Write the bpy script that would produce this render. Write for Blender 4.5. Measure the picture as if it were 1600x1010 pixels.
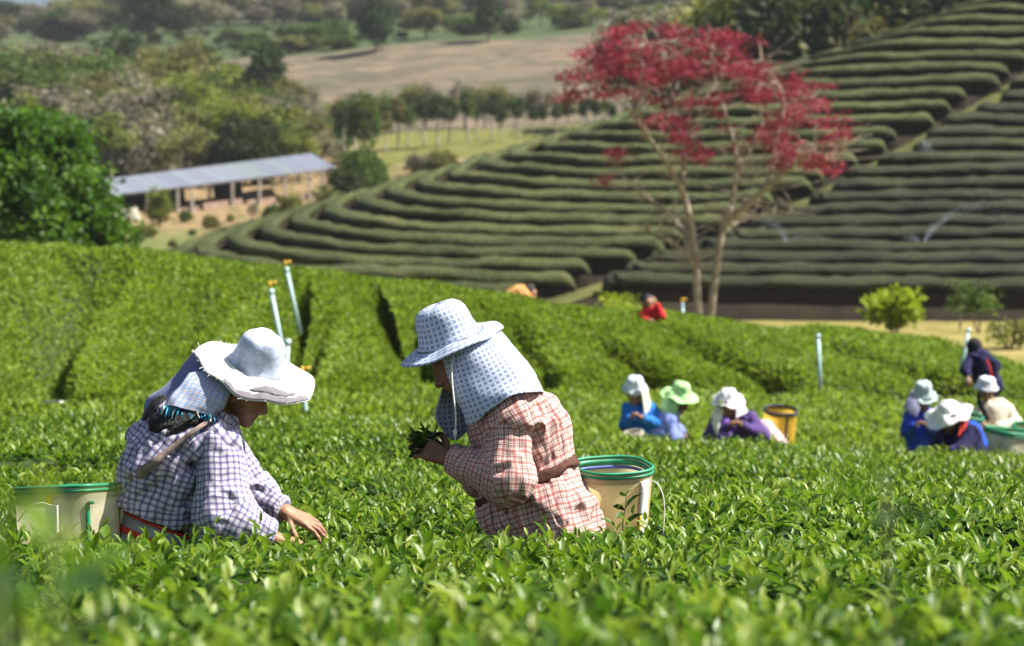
import bpy, math, random
import numpy as np

for o in list(bpy.data.objects):
    bpy.data.objects.remove(o)
random.seed(7)
RNG = np.random.default_rng(11)
R = math.radians
sc = bpy.context.scene
COL = sc.collection

# ------------------------------------------------------------------ camera, sky, sun, exposure
FP, HOR, CZ = 3556.0, 635.0, 1.22          # focal length in photo pixels, eye-level row, eye height
cam = bpy.data.cameras.new('camera')
cam.sensor_width = 36.0
cam.lens = FP * 36.0 / 1600.0
cam.shift_y = (HOR - 505.0) / 1600.0
cam.clip_start, cam.clip_end = 0.1, 6000.0
cam.dof.use_dof = True
cam.dof.focus_distance = 8.1
cam.dof.aperture_fstop = 3.9
cam_o = bpy.data.objects.new('camera', cam)
COL.objects.link(cam_o)
cam_o.location = (0, 0, CZ)
cam_o.rotation_euler = (R(90), 0, 0)
sc.camera = cam_o

SUN_EL, SUN_FRONT = 51.0, 5.0            # high sun to the right, a little on the camera's side
sd = np.array([math.cos(R(SUN_EL)) * math.cos(R(SUN_FRONT)), -math.cos(R(SUN_EL)) * math.sin(R(SUN_FRONT)), math.sin(R(SUN_EL))])
w = bpy.data.worlds.new('World')
sc.world = w
w.use_nodes = True
wn = w.node_tree.nodes
bg = wn['Background']
sky = wn.new('ShaderNodeTexSky')
sky.sky_type = 'NISHITA'
sky.sun_disc = False
sky.sun_elevation = R(SUN_EL)
sky.sun_rotation = math.atan2(sd[0], sd[1])
sky.dust_density = 2.0
w.node_tree.links.new(sky.outputs[0], bg.inputs[0])
bg.inputs[1].default_value = 0.05
sl = bpy.data.lights.new('sun', 'SUN')
sl.energy = 5.0
sl.angle = R(0.53)
sl.color = (1.0, 0.95, 0.86)
so = bpy.data.objects.new('sun', sl)
COL.objects.link(so)
from mathutils import Vector
so.rotation_euler = Vector(sd).to_track_quat('Z', 'Y').to_euler()

vs = sc.view_settings
vs.view_transform = 'Standard'
vs.look = 'None'
vs.exposure = 1.33
vs.gamma = 1.0
vs.use_curve_mapping = False
cy = sc.cycles
cy.use_denoising = True
cy.max_bounces = 6
cy.diffuse_bounces = 3
cy.glossy_bounces = 2
cy.transmission_bounces = 3
cy.transparent_max_bounces = 6
cy.volume_bounces = 0
cy.caustics_reflective = False
cy.caustics_refractive = False
cy.sample_clamp_indirect = 4.0

# ------------------------------------------------------------------ helpers
def P(px, py, D):
    return np.array([(px - 800.0) / FP * D, D, CZ + (HOR - py) / FP * D])

def unit(v):
    v = np.asarray(v, float)
    return v / (np.linalg.norm(v) + 1e-12)

def sstep(a, b, x):
    t = np.clip((x - a) / (b - a), 0, 1)
    return t * t * (3 - 2 * t)

_perm = np.random.default_rng(3).permutation(4096).astype(np.int64)
_val = np.random.default_rng(4).random(4096).astype(np.float32)
def noise3(p):
    p = np.asarray(p, np.float32)
    i = np.floor(p).astype(np.int64)
    f = p - i
    f = f * f * (3 - 2 * f)
    def h(a, b, c):
        return _val[_perm[(_perm[(_perm[a & 4095] + b) & 4095] + c) & 4095]]
    x, y, z = i[..., 0], i[..., 1], i[..., 2]
    fx, fy, fz = f[..., 0], f[..., 1], f[..., 2]
    def lx(yy, zz):
        return h(x, yy, zz) * (1 - fx) + h(x + 1, yy, zz) * fx
    a = lx(y, z) * (1 - fy) + lx(y + 1, z) * fy
    b = lx(y, z + 1) * (1 - fy) + lx(y + 1, z + 1) * fy
    return (a * (1 - fz) + b * fz) * 2 - 1

def noise2(x, y, s, seed=0.0):
    x, y = np.broadcast_arrays(np.asarray(x, float), np.asarray(y, float))
    return noise3(np.stack([x / s, y / s, np.full(x.shape, seed + 0.37)], -1))

def mk_mesh(name, V, faces, smooth=True, attrs=None):
    me = bpy.data.meshes.new(name)
    V = np.ascontiguousarray(V, np.float32).reshape(-1, 3)
    if not isinstance(faces, list):
        faces = [faces]
    faces = [np.asarray(f, np.int32) for f in faces if len(f)]
    me.vertices.add(len(V))
    me.vertices.foreach_set('co', V.ravel())
    li = np.concatenate([f.ravel() for f in faces])
    tot = np.concatenate([np.full(len(f), f.shape[1], np.int32) for f in faces])
    st = np.concatenate([[0], np.cumsum(tot)[:-1]]).astype(np.int32)
    me.loops.add(len(li))
    me.polygons.add(len(tot))
    me.polygons.foreach_set('loop_start', st)
    me.loops.foreach_set('vertex_index', li)
    me.polygons.foreach_set('use_smooth', np.full(len(tot), smooth, bool))
    if attrs:
        for k, a in attrs.items():
            at = me.attributes.new(k, 'FLOAT_VECTOR', 'POINT')
            at.data.foreach_set('vector', np.ascontiguousarray(a, np.float32).ravel())
    me.update(calc_edges=True)
    return me

ORG = {}
def root(name, loc, label, cat, group=None):
    o = bpy.data.objects.new(name, None)
    o.empty_display_size = 0.1
    COL.objects.link(o)
    o.location = tuple(float(c) for c in loc)
    o['label'] = label
    o['category'] = cat
    if group:
        o['group'] = group
    ORG[o.name] = np.asarray(loc, float)
    return o

def part(name, V, F, mat, parent, smooth=True, attrs=None, label=None, solid=None, kind=None):
    V = np.asarray(V, float).reshape(-1, 3) - ORG[parent.name]
    me = mk_mesh(name, V, F, smooth, attrs)
    me.materials.append(mat)
    o = bpy.data.objects.new(name, me)
    COL.objects.link(o)
    o.parent = parent
    ORG[o.name] = ORG[parent.name]
    if label:
        o['label'] = label
    if kind:
        o['kind'] = kind
    if solid:
        m = o.modifiers.new('thick', 'SOLIDIFY')
        m.thickness = solid
        m.offset = 0
    return o

def top(name, V, F, mat, label=None, cat=None, group=None, kind=None, smooth=True, attrs=None, base=None):
    V = np.asarray(V, float).reshape(-1, 3)
    b = np.array([V[:, 0].mean(), V[:, 1].mean(), V[:, 2].min()]) if base is None else np.asarray(base, float)
    me = mk_mesh(name, V - b, F, smooth, attrs)
    me.materials.append(mat)
    o = bpy.data.objects.new(name, me)
    COL.objects.link(o)
    o.location = tuple(float(c) for c in b)
    ORG[o.name] = b
    if label:
        o['label'] = label
    if cat:
        o['category'] = cat
    if group:
        o['group'] = group
    if kind:
        o['kind'] = kind
    return o

def gridF(m, n, wrap=False):
    i = np.arange(m - 1)[:, None]
    j = np.arange(n if wrap else n - 1)[None, :]
    j2 = (j + 1) % n
    a = i * n + j
    b = i * n + j2
    c = (i + 1) * n + j2
    d = (i + 1) * n + j
    return np.stack([a, b, c, d], -1).reshape(-1, 4)

class MB:
    def __init__(s):
        s.V, s.F3, s.F4, s.n = [], [], [], 0
    def add(s, V, F):
        V = np.asarray(V, float).reshape(-1, 3)
        for f in (F if isinstance(F, list) else [F]):
            f = np.asarray(f, int)
            if len(f) == 0:
                continue
            (s.F3 if f.shape[1] == 3 else s.F4).append(f + s.n)
        s.V.append(V)
        s.n += len(V)
        return s
    def get(s):
        F = []
        if s.F3:
            F.append(np.concatenate(s.F3))
        if s.F4:
            F.append(np.concatenate(s.F4))
        return np.concatenate(s.V), F

def catmull(pts, n):
    p = np.asarray(pts, float)
    if len(p) == 2:
        t = np.linspace(0, 1, n)[:, None]
        return p[0] * (1 - t) + p[1] * t
    q = np.concatenate([[2 * p[0] - p[1]], p, [2 * p[-1] - p[-2]]])
    t = np.linspace(0, len(p) - 1 - 1e-9, n)
    i = t.astype(int)
    f = (t - i)[:, None]
    a, b, c, d = q[i], q[i + 1], q[i + 2], q[i + 3]
    return 0.5 * (2 * b + (c - a) * f + (2 * a - 5 * b + 4 * c - d) * f ** 2 + (3 * b - a - 3 * c + d) * f ** 3)

def tube(path, rad, n=8, cap=True):
    p = np.asarray(path, float)
    m = len(p)
    r = np.broadcast_to(np.asarray(rad, float), (m,)) if np.ndim(rad) < 1 or len(np.atleast_1d(rad)) == m else np.interp(np.linspace(0, 1, m), np.linspace(0, 1, len(rad)), rad)
    t = np.gradient(p, axis=0)
    t /= np.linalg.norm(t, axis=1)[:, None] + 1e-12
    ref = np.array([0, 0, 1.0]) if abs(t[0][2]) < 0.9 else np.array([1.0, 0, 0])
    u = np.cross(t[0], ref)
    U = []
    for k in range(m):
        u = u - t[k] * np.dot(u, t[k])
        u = unit(u)
        U.append(u)
    U = np.array(U)
    W = np.cross(t, U)
    a = np.linspace(0, 2 * np.pi, n, endpoint=False)
    V = p[:, None] + r[:, None, None] * (np.cos(a)[None, :, None] * U[:, None] + np.sin(a)[None, :, None] * W[:, None])
    F = [gridF(m, n, True)]
    V = V.reshape(-1, 3)
    if cap:
        V = np.concatenate([V, p[:1], p[-1:]])
        k = np.arange(n)
        F.append(np.stack([np.full(n, m * n), (k + 1) % n, k], -1))
        F.append(np.stack([np.full(n, m * n + 1), (m - 1) * n + k, (m - 1) * n + (k + 1) % n], -1))
    return V, F

def boxV(c, ax, ay, az, hx, hy, hz):
    c, ax, ay, az = (np.asarray(v, float) for v in (c, ax, ay, az))
    V = [c + sx * hx * ax + sy * hy * ay + sz * hz * az for sz in (-1, 1) for sy in (-1, 1) for sx in (-1, 1)]
    F = np.array([[0, 2, 3, 1], [4, 5, 7, 6], [0, 1, 5, 4], [2, 6, 7, 3], [0, 4, 6, 2], [1, 3, 7, 5]])
    return np.array(V), F
EX, EY, EZ = np.eye(3)

def ordw(i):
    s = ['first', 'second', 'third', 'fourth', 'fifth', 'sixth', 'seventh', 'eighth', 'ninth', 'tenth', 'eleventh', 'twelfth', 'thirteenth', 'fourteenth', 'fifteenth', 'sixteenth', 'seventeenth', 'eighteenth', 'nineteenth', 'twentieth']
    return s[i] if i < 20 else ('twenty-' + s[i - 20] if i < 29 else 'thirtieth' if i == 29 else 'thirty-' + s[i - 30])

# ------------------------------------------------------------------ materials
class NT:
    def __init__(s, name):
        s.m = bpy.data.materials.new(name)
        s.m.use_nodes = True
        s.t = s.m.node_tree
        s.N = s.t.nodes
        s.bsdf = s.N['Principled BSDF']
        s.out = s.N['Material Output']
    def n(s, typ, ins=None, **kw):
        x = s.N.new(typ)
        for k, v in kw.items():
            setattr(x, k, v)
        if ins:
            for k, v in ins.items():
                s.set(x.inputs[k], v)
        return x
    def set(s, sock, v):
        if isinstance(v, bpy.types.NodeSocket):
            s.t.links.new(v, sock)
        elif isinstance(v, bpy.types.Node):
            s.t.links.new(v.outputs[0], sock)
        else:
            if sock.type == 'RGBA' and len(v) == 3:
                v = (*v, 1.0)
            sock.default_value = v
    def math(s, op, a, b=0.0, c=0.0):
        x = s.n('ShaderNodeMath', operation=op)
        s.set(x.inputs[0], a); s.set(x.inputs[1], b); s.set(x.inputs[2], c)
        return x.outputs[0]
    def mix(s, f, a, b, mode='MIX'):
        x = s.n('ShaderNodeMix', data_type='RGBA', blend_type=mode)
        s.set(x.inputs[0], f); s.set(x.inputs[6], a); s.set(x.inputs[7], b)
        return x.outputs[2]
    def ramp(s, f, stops, interp='LINEAR'):
        x = s.n('ShaderNodeValToRGB')
        x.color_ramp.interpolation = interp
        e = x.color_ramp.elements
        while len(e) < len(stops):
            e.new(0.5)
        for k, (p, c) in enumerate(stops):
            e[k].position = p
            e[k].color = (*c, 1.0)
        s.set(x.inputs[0], f)
        return x.outputs[0]
    def noise(s, scale, detail=3.0, vec=None, rough=0.55):
        x = s.n('ShaderNodeTexNoise')
        x.inputs['Scale'].default_value = scale
        x.inputs['Detail'].default_value = detail
        x.inputs['Roughness'].default_value = rough
        if vec is None:
            vec = s.n('ShaderNodeTexCoord').outputs['Object']
        s.set(x.inputs['Vector'], vec)
        return x.outputs[0]
    def bump(s, h, strength=0.4, dist=0.01):
        x = s.n('ShaderNodeBump')
        x.inputs['Strength'].default_value = strength
        x.inputs['Distance'].default_value = dist
        s.set(x.inputs['Height'], h)
        s.set(s.bsdf.inputs['Normal'], x.outputs[0])
    def fin(s, col=None, rough=0.8, spec=0.3):
        if col is not None:
            s.set(s.bsdf.inputs['Base Color'], col)
        s.set(s.bsdf.inputs['Roughness'], rough)
        s.bsdf.inputs['Specular IOR Level'].default_value = spec
        return s.m

def m_plain(name, c, var=0.25, scale=8.0, rough=0.8, spec=0.3, bump=0.0):
    t = NT(name)
    c = np.array(c)
    nz = t.noise(scale, 4.0)
    col = t.ramp(nz, [(0.3, c * (1 - var)), (0.7, np.minimum(c * (1 + var), 1))])
    if bump:
        t.bump(t.noise(scale * 3, 4.0), bump, 0.02)
    return t.fin(col, rough, spec)

def m_leaf(name, stops, trans=0.35, rough=0.42, spec=0.35, obvar=0.0, tcol=1.35, hue=0.0):
    t = NT(name)
    at = t.n('ShaderNodeAttribute', attribute_name='var')
    sx = t.n('ShaderNodeSeparateXYZ', {0: at.outputs['Vector']})
    col = t.ramp(sx.outputs[0], stops)
    if obvar:
        oi = t.n('ShaderNodeObjectInfo')
        hs = t.n('ShaderNodeHueSaturation')
        t.set(hs.inputs['Hue'], t.math('MULTIPLY_ADD', oi.outputs['Random'], hue, 0.5 - hue / 2))
        t.set(hs.inputs['Value'], t.math('MULTIPLY_ADD', oi.outputs['Random'], obvar, 1 - obvar / 2))
        t.set(hs.inputs['Color'], col)
        col = hs.outputs[0]
    t.fin(col, rough, spec)
    tr = t.n('ShaderNodeBsdfTranslucent')
    t.set(tr.inputs[0], t.mix(1.0, col, (tcol, tcol * 1.05, tcol * 0.6), 'MULTIPLY'))
    mx = t.n('ShaderNodeMixShader')
    mx.inputs[0].default_value = trans
    t.t.links.new(t.bsdf.outputs[0], mx.inputs[1])
    t.t.links.new(tr.outputs[0], mx.inputs[2])
    t.t.links.new(mx.outputs[0], t.out.inputs[0])
    return t.m

M = {}
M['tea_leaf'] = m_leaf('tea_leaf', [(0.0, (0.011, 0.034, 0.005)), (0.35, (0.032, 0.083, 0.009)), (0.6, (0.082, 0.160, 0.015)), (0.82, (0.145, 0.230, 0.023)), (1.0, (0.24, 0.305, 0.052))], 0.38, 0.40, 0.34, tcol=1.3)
M['tea_leaf_far'] = m_leaf('tea_leaf_far', [(0.0, (0.066, 0.112, 0.014)), (0.45, (0.138, 0.21, 0.022)), (0.8, (0.205, 0.285, 0.036)), (1.0, (0.28, 0.355, 0.062))], 0.42, 0.5, 0.22)
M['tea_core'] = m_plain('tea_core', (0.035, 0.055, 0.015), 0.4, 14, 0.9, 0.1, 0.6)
M['stem'] = m_plain('stem', (0.09, 0.11, 0.035), 0.3, 30, 0.7)
M['bark'] = m_plain('bark', (0.20, 0.155, 0.115), 0.35, 4, 0.9, 0.1, 0.5)
M['pale_bark'] = m_plain('pale_bark', (0.36, 0.32, 0.27), 0.3, 3, 0.9, 0.1, 0.4)
M['red_bark'] = m_plain('red_bark', (0.30, 0.255, 0.195), 0.3, 3, 0.9, 0.1, 0.5)

# ------------------------------------------------------------------ ground
CX = np.array([-500, 0, 300, 600, 800, 1000, 1200, 1600, 2100.0])
DC = np.array([34, 34, 35, 37, 38.5, 40, 41, 43, 44.0])            # distance of the field's crest per column
PY_C = np.array([382, 385, 404, 440, 468, 492, 513, 533, 545.0])    # tea tops at the crest
PY_22 = np.array([646, 645, 652, 672, 700, 724, 730, 742, 744.0])
PY_20 = np.array([646, 646, 648, 660, 676, 689, 694, 712, 716.0])   # tea tops at 22 m
DG = np.array([46, 60, 80, 100, 124, 170, 200, 230, 262, 300, 350, 450, 600, 760, 1100, 2500.0])
TG = np.array([
 [500, 500, 505, 530, 570, 580, 585, 590, 590],
 [470, 470, 470, 480, 510, 520, 523, 527, 527],
 [425, 425, 425, 455, 480, 500, 503, 507, 507],
 [398, 398, 402, 430, 460, 500, 505, 507, 507],
 [375, 372, 378, 395, 420, 440, 450, 450, 450],
 [330, 330, 332, 318, 300, 290, 280, 280, 280],
 [305, 300, 290, 262, 238, 226, 215, 215, 215],
 [262, 258, 246, 222, 206, 195, 180, 170, 170],
 [215, 210, 205, 196, 190, 184, 160, 120, 120],
 [160, 158, 150, 148, 140, 130, 110, 70, 70],
 [112, 110, 103, 75, 62, 50, 45, 40, 40],
 [80, 78, 56, 40, 34, 28, 22, 18, 18],
 [50, 48, 34, 24, 16, 10, 8, 8, 8],
 [40, 38, 20, 6, -4, -10, -10, -10, -10],
 [120, 120, 110, 100, 95, 90, 90, 90, 90],
 [420, 420, 420, 420, 420, 420, 420, 420, 420.0]])

def colpx(x, y):
    return 800 + FP * x / np.maximum(y, 1.0)

def field_top(x, y):
    px = colpx(x, y)
    dc = np.interp(px, CX, DC)
    p0 = np.interp(px, CX, PY_22)
    p1 = np.interp(px, CX, PY_C)
    t = np.clip((y - 22.0) / (dc - 22.0), -0.3, 1.0)
    py = p0 + (p1 - p0) * np.sign(t) * np.abs(t) ** 1.5
    z = CZ + (HOR - py) / FP * y
    over = np.maximum(y - dc, 0)
    return z - 0.010 * over ** 2 - 0.02 * over

HAND_DIPS = [((460 - 800) / FP * 7.9, 7.85, .16, .085), ((425 - 800) / FP * 7.6, 7.62, .14, .06), ((250 - 800) / FP * 7.5, 7.5, .2, .05)]   # where the stooping picker has plucked
def near_top(x, y):
    far = sstep(9.0, 20.0, y)
    px = colpx(x, y)
    z20 = CZ + (HOR - np.interp(px, CX, PY_20)) / FP * 20.0
    z = 0.80 * (1 - far) + z20 * far
    for hx, hy, hr, hd_ in HAND_DIPS:
        z = z - hd_ * np.exp(-((x - hx) ** 2 + (y - hy) ** 2) / (2 * hr * hr))
    z = z + 0.10 * sstep(5.6, 2.4, y) + 0.05 * noise2(x, y, 0.9) + 0.022 * noise2(x, y, 0.33, 5)
    return z

def ground_z(x, y):
    x, y = np.broadcast_arrays(np.asarray(x, float), np.asarray(y, float))
    near = near_top(x, np.minimum(y, 20.0)) * 0 + np.where(y < 20, 0.0, 0)
    px = colpx(x, y)
    zf = field_top(x, y) - 0.82
    z20 = CZ + (HOR - np.interp(px, CX, PY_20)) / FP * 20.0 - 0.82
    zn = sstep(8.0, 20.0, y) * np.maximum(z20, -0.2)
    z = np.where(y < 22, zn + (zf - zn) * sstep(20, 22, y), zf)
    # beyond the crest
    d = np.clip(y, DG[0], DG[-1])
    i = np.clip(np.searchsorted(DG, d) - 1, 0, len(DG) - 2)
    f = (d - DG[i]) / (DG[i + 1] - DG[i])
    c = np.clip(np.searchsorted(CX, px) - 1, 0, len(CX) - 2)
    g = np.clip((px - CX[c]) / (CX[c + 1] - CX[c]), 0, 1)
    def tab(ii):
        e = (HOR - (TG[ii, c] * (1 - g) + TG[ii, c + 1] * g)) / FP
        return CZ + e * DG[ii]
    z2 = tab(i) * (1 - f) + tab(i + 1) * f
    dc = np.interp(px, CX, DC)
    b = sstep(dc - 0.5, 47.0, y)
    z = np.where(y > dc - 0.5, z * (1 - b) + z2 * b, z)
    return np.where(y > 47, z2, z)

def build_ground():
    ys = np.concatenate([np.linspace(-40, 0, 5), np.linspace(1, 22, 24), np.linspace(22.5, 47, 60), np.linspace(48, 130, 83), np.linspace(132, 380, 110), np.linspace(386, 780, 60), np.linspace(800, 2600, 24)])
    us = np.concatenate([np.linspace(-2.5, -0.36, 10), np.linspace(-0.34, 0.34, 120), np.linspace(0.36, 2.5, 10)])
    Y, U = np.meshgrid(ys, us, indexing='ij')
    X = U * np.maximum(Y, 14.0)
    Z = ground_z(X, Y)
    far = sstep(47, 70, Y)
    Z = Z + far * (0.25 * noise2(X, Y, 9) + 0.12 * noise2(X, Y, 3, 2)) * np.clip(Y / 120, 0.3, 1.5)
    t = NT('ground')
    pos = t.n('ShaderNodeNewGeometry').outputs['Position']
    sx = t.n('ShaderNodeSeparateXYZ', {0: pos})
    X_, Y_ = sx.outputs[0], sx.outputs[1]
    nz = t.noise(0.9, 5.0, pos)
    nb = t.noise(0.12, 6.0, pos, 0.7)
    soil = t.ramp(nz, [(0.3, (0.035, 0.025, 0.016)), (0.7, (0.075, 0.052, 0.032))])
    grass = t.ramp(nz, [(0.3, (0.11, 0.115, 0.03)), (0.6, (0.24, 0.20, 0.065)), (0.8, (0.31, 0.24, 0.10))])
    orange = t.ramp(nz, [(0.36, (0.09, 0.10, 0.03)), (0.5, (0.22, 0.15, 0.08)), (0.7, (0.32, 0.22, 0.125))])
    ygrass = t.ramp(nz, [(0.3, (0.09, 0.10, 0.026)), (0.7, (0.17, 0.165, 0.045))])
    scrub = t.ramp(nz, [(0.3, (0.06, 0.08, 0.025)), (0.7, (0.16, 0.17, 0.05))])
    wav = t.n('ShaderNodeTexWave', {'Vector': pos, 'Scale': 0.09, 'Distortion': 6.0, 'Detail': 3.0}, bands_direction='Y')
    brown = t.mix(t.math('MULTIPLY', wav.outputs[0], 0.8), t.ramp(nb, [(0.4, (0.085, 0.07, 0.05)), (0.5, (0.155, 0.115, 0.082)), (0.62, (0.24, 0.16, 0.115))]), (0.07, 0.08, 0.05))
    green = t.ramp(t.noise(0.07, 5.0, pos), [(0.35, (0.035, 0.055, 0.024)), (0.6, (0.06, 0.085, 0.032)), (0.75, (0.095, 0.105, 0.045))])
    def step(v, a, b):
        x = t.n('ShaderNodeMapRange', {0: v, 1: a, 2: b}, interpolation_type='SMOOTHSTEP')
        return x.outputs[0]
    yj = t.math('MULTIPLY_ADD', nb, 14.0, t.math('ADD', Y_, -7.0))
    u = t.math('DIVIDE', X_, Y_)
    uj = t.math('MULTIPLY_ADD', nb, 0.03, t.math('ADD', u, -0.015))
    c = t.mix(step(Y_, 43.0, 49.0), soil, grass)
    c = t.mix(step(yj, 92.0, 100.0), c, scrub)
    c = t.mix(t.math('MULTIPLY', step(yj, 126.0, 140.0), t.math('MULTIPLY', step(uj, -0.175, -0.16), step(uj, -0.045, -0.065))), c, orange)
    yg = t.math('MULTIPLY', step(yj, 184.0, 194.0), step(uj, -0.075, -0.055))
    c = t.mix(yg, c, ygrass)
    c = t.mix(t.math('MULTIPLY', step(yj, 184.0, 190.0), t.math('MULTIPLY', step(uj, -0.058, -0.05), step(yj, 206.0, 199.0))), c, orange)
    c = t.mix(t.math('MULTIPLY', step(yj, 236.0, 250.0), step(uj, -0.16, -0.12)), c, brown)
    c = t.mix(step(yj, 352.0, 358.0), c, green)
    t.bump(nz, 0.6, 0.1)
    m = t.fin(c, 0.95, 0.1)
    top('ground', np.stack([X, Y, Z], -1), gridF(len(ys), len(us)), m, kind='structure', base=(0, 0, 0))
build_ground()

# ------------------------------------------------------------------ tea hill with contour hedges
KMAX = 29
def xtip(k):
    return (280 + 48.0 * k - 800) / FP * (96 + 1.5 * k)

def hill_xyz(k, s, part_right=False):
    """k: row number up the hill; s: >0 metres to the right of the bend, <0: radians round the nose"""
    k, s = np.broadcast_arrays(np.asarray(k, float), np.asarray(s, float))
    yf = 88.0 + 1.5 * k
    a, b = 5.2, 7.5
    ct = yf + b
    xt = xtip(k)
    xa = xt + a
    phi = np.clip(-s, 0, 2.75)
    x = np.where(s >= 0, xa + s, xa - a * np.sin(phi))
    y = np.where(s >= 0, yf, yf + b * (1 - np.cos(phi)))
    px = colpx(x, yf)
    rt = sstep(850, 1550, px)
    zf = CZ + ((188 + 17.6 * k) * (1 - rt) + (178 + 19.6 * k) * rt) / FP * yf
    zt = CZ + (238 + 14.4 * k) / FP * ct
    g = np.where(s >= 0, 0.10 * (1 - sstep(0, 8.0, s)), 0.10 + 0.90 * (np.minimum(phi, 1.57) / 1.57) ** 1.45)
    z = zf * (1 - g) + zt * g
    z = z + np.maximum(phi - 1.57, 0) * 1.75
    y = y + 0.5 * np.sin(x * 0.13 + k * 0.15)
    return np.stack([x, y, z - 0.85], -1)

def path_x(k):
    return 1.4 + 1.36 * np.asarray(k, float)

def row_smap(k):
    """s range: map from s to plan"""
    return xtip(k) + 5.2

def hill_ground():
    ks = np.concatenate([[-2.2, -1.9, -1.5, -1.0, -0.6], np.linspace(-0.3, KMAX + 1.2, 64)])
    ss = np.concatenate([np.linspace(-2.7, 0, 50), np.linspace(0.5, 75, 90)])
    K, S = np.meshgrid(ks, ss, indexing='ij')
    kb = np.where(hill_xyz(0.0 * K, S)[..., 0] > 2.2, 0.45, -0.6)
    V = hill_xyz(np.maximum(K, kb), S)
    low = np.clip((kb - K) / 1.3, 0, 1.25)
    V[..., 1] -= 1.2 * low
    V[..., 2] -= low * 2.6
    V[..., 2] += 0.06 * noise2(V[..., 0], V[..., 1], 0.8) + 0.1 * noise2(V[..., 0], V[..., 1], 2.4)
    m_, n_ = K.shape
    # back skirt: the hill falls away behind its crest
    back = V[-1].copy(); back[:, 1] += 14; back[:, 2] -= 7
    V = np.concatenate([V, back[None]])
    t = NT('hill_soil')
    pos = t.n('ShaderNodeNewGeometry').outputs['Position']
    nz = t.noise(0.7, 5.0, pos)
    c = t.ramp(nz, [(0.3, (0.014, 0.011, 0.009)), (0.5, (0.024, 0.018, 0.012)), (0.75, (0.030, 0.030, 0.013))])
    t.bump(nz, 0.5, 0.1)
    h = top('tea_hill', V, gridF(m_ + 1, n_), t.fin(c, 0.95, 0.1), kind='structure')
    # the grassy lane climbing between the two blocks of hedges
    kk = np.linspace(-1.2, 24, 90)
    wv = np.linspace(-0.6, 0.6, 5)
    KK, WW = np.meshgrid(kk, wv, indexing='ij')
    xs = path_x(KK) + WW
    s = np.maximum(xs - (row_smap(KK)), -0.0)
    sneg = xs - row_smap(KK)
    s = np.where(sneg >= 0, sneg, -np.arcsin(np.clip(-sneg / 5.2, 0, 1)))
    V2 = hill_xyz(np.maximum(KK, -0.6), s)
    lw = np.clip((-0.6 - KK) / 1.3, 0, 1.25)
    V2[..., 1] -= 1.6 * lw; V2[..., 2] -= 2.3 * lw
    V2[..., 2] += 0.22 - 0.1 * (WW / 0.6) ** 2
    t = NT('lane_grass')
    c = t.ramp(t.noise(1.2, 5.0), [(0.3, (0.045, 0.055, 0.016)), (0.7, (0.11, 0.11, 0.035))])
    top('path', V2, gridF(len(kk), len(wv)), t.fin(c, 0.95, 0.1), kind='structure')
hill_ground()

def m_hedge(name, k, rough):
    t = NT(name)
    at = t.n('ShaderNodeAttribute', attribute_name='var')
    sx = t.n('ShaderNodeSeparateXYZ', {0: at.outputs['Vector']})
    pos = t.n('ShaderNodeNewGeometry').outputs['Position']
    n1 = t.noise(7.0, 5.0, pos, 0.7)
    n2 = t.noise(0.35, 3.0, pos)
    f = t.math('ADD', t.math('MULTIPLY', n1, 0.75), t.math('MULTIPLY', n2, 0.4))
    c = t.ramp(f, [(p_, tuple(k * np.array(q_))) for p_, q_ in [(0.38, (0.018, 0.030, 0.008)), (0.53, (0.060, 0.080, 0.024)), (0.68, (0.13, 0.14, 0.05)), (0.85, (0.21, 0.20, 0.09))]])
    oi = t.n('ShaderNodeObjectInfo')
    hs = t.n('ShaderNodeHueSaturation', {'Color': c, 'Value': t.math('MULTIPLY_ADD', oi.outputs['Random'], 0.3, 0.85)})
    t.bump(t.noise(11.0, 5.0, pos, 0.75), 1.0, 0.18)
    return t.fin(hs.outputs[0], rough, 0.2)
M['hill_hedge'] = m_hedge('hill_hedge', 1.0, 0.8)
M['shaded_hedge'] = m_hedge('shaded_hedge', 0.52, 0.6)          # right-hand slope's shade put into a darker copy of the hedge colour

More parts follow.
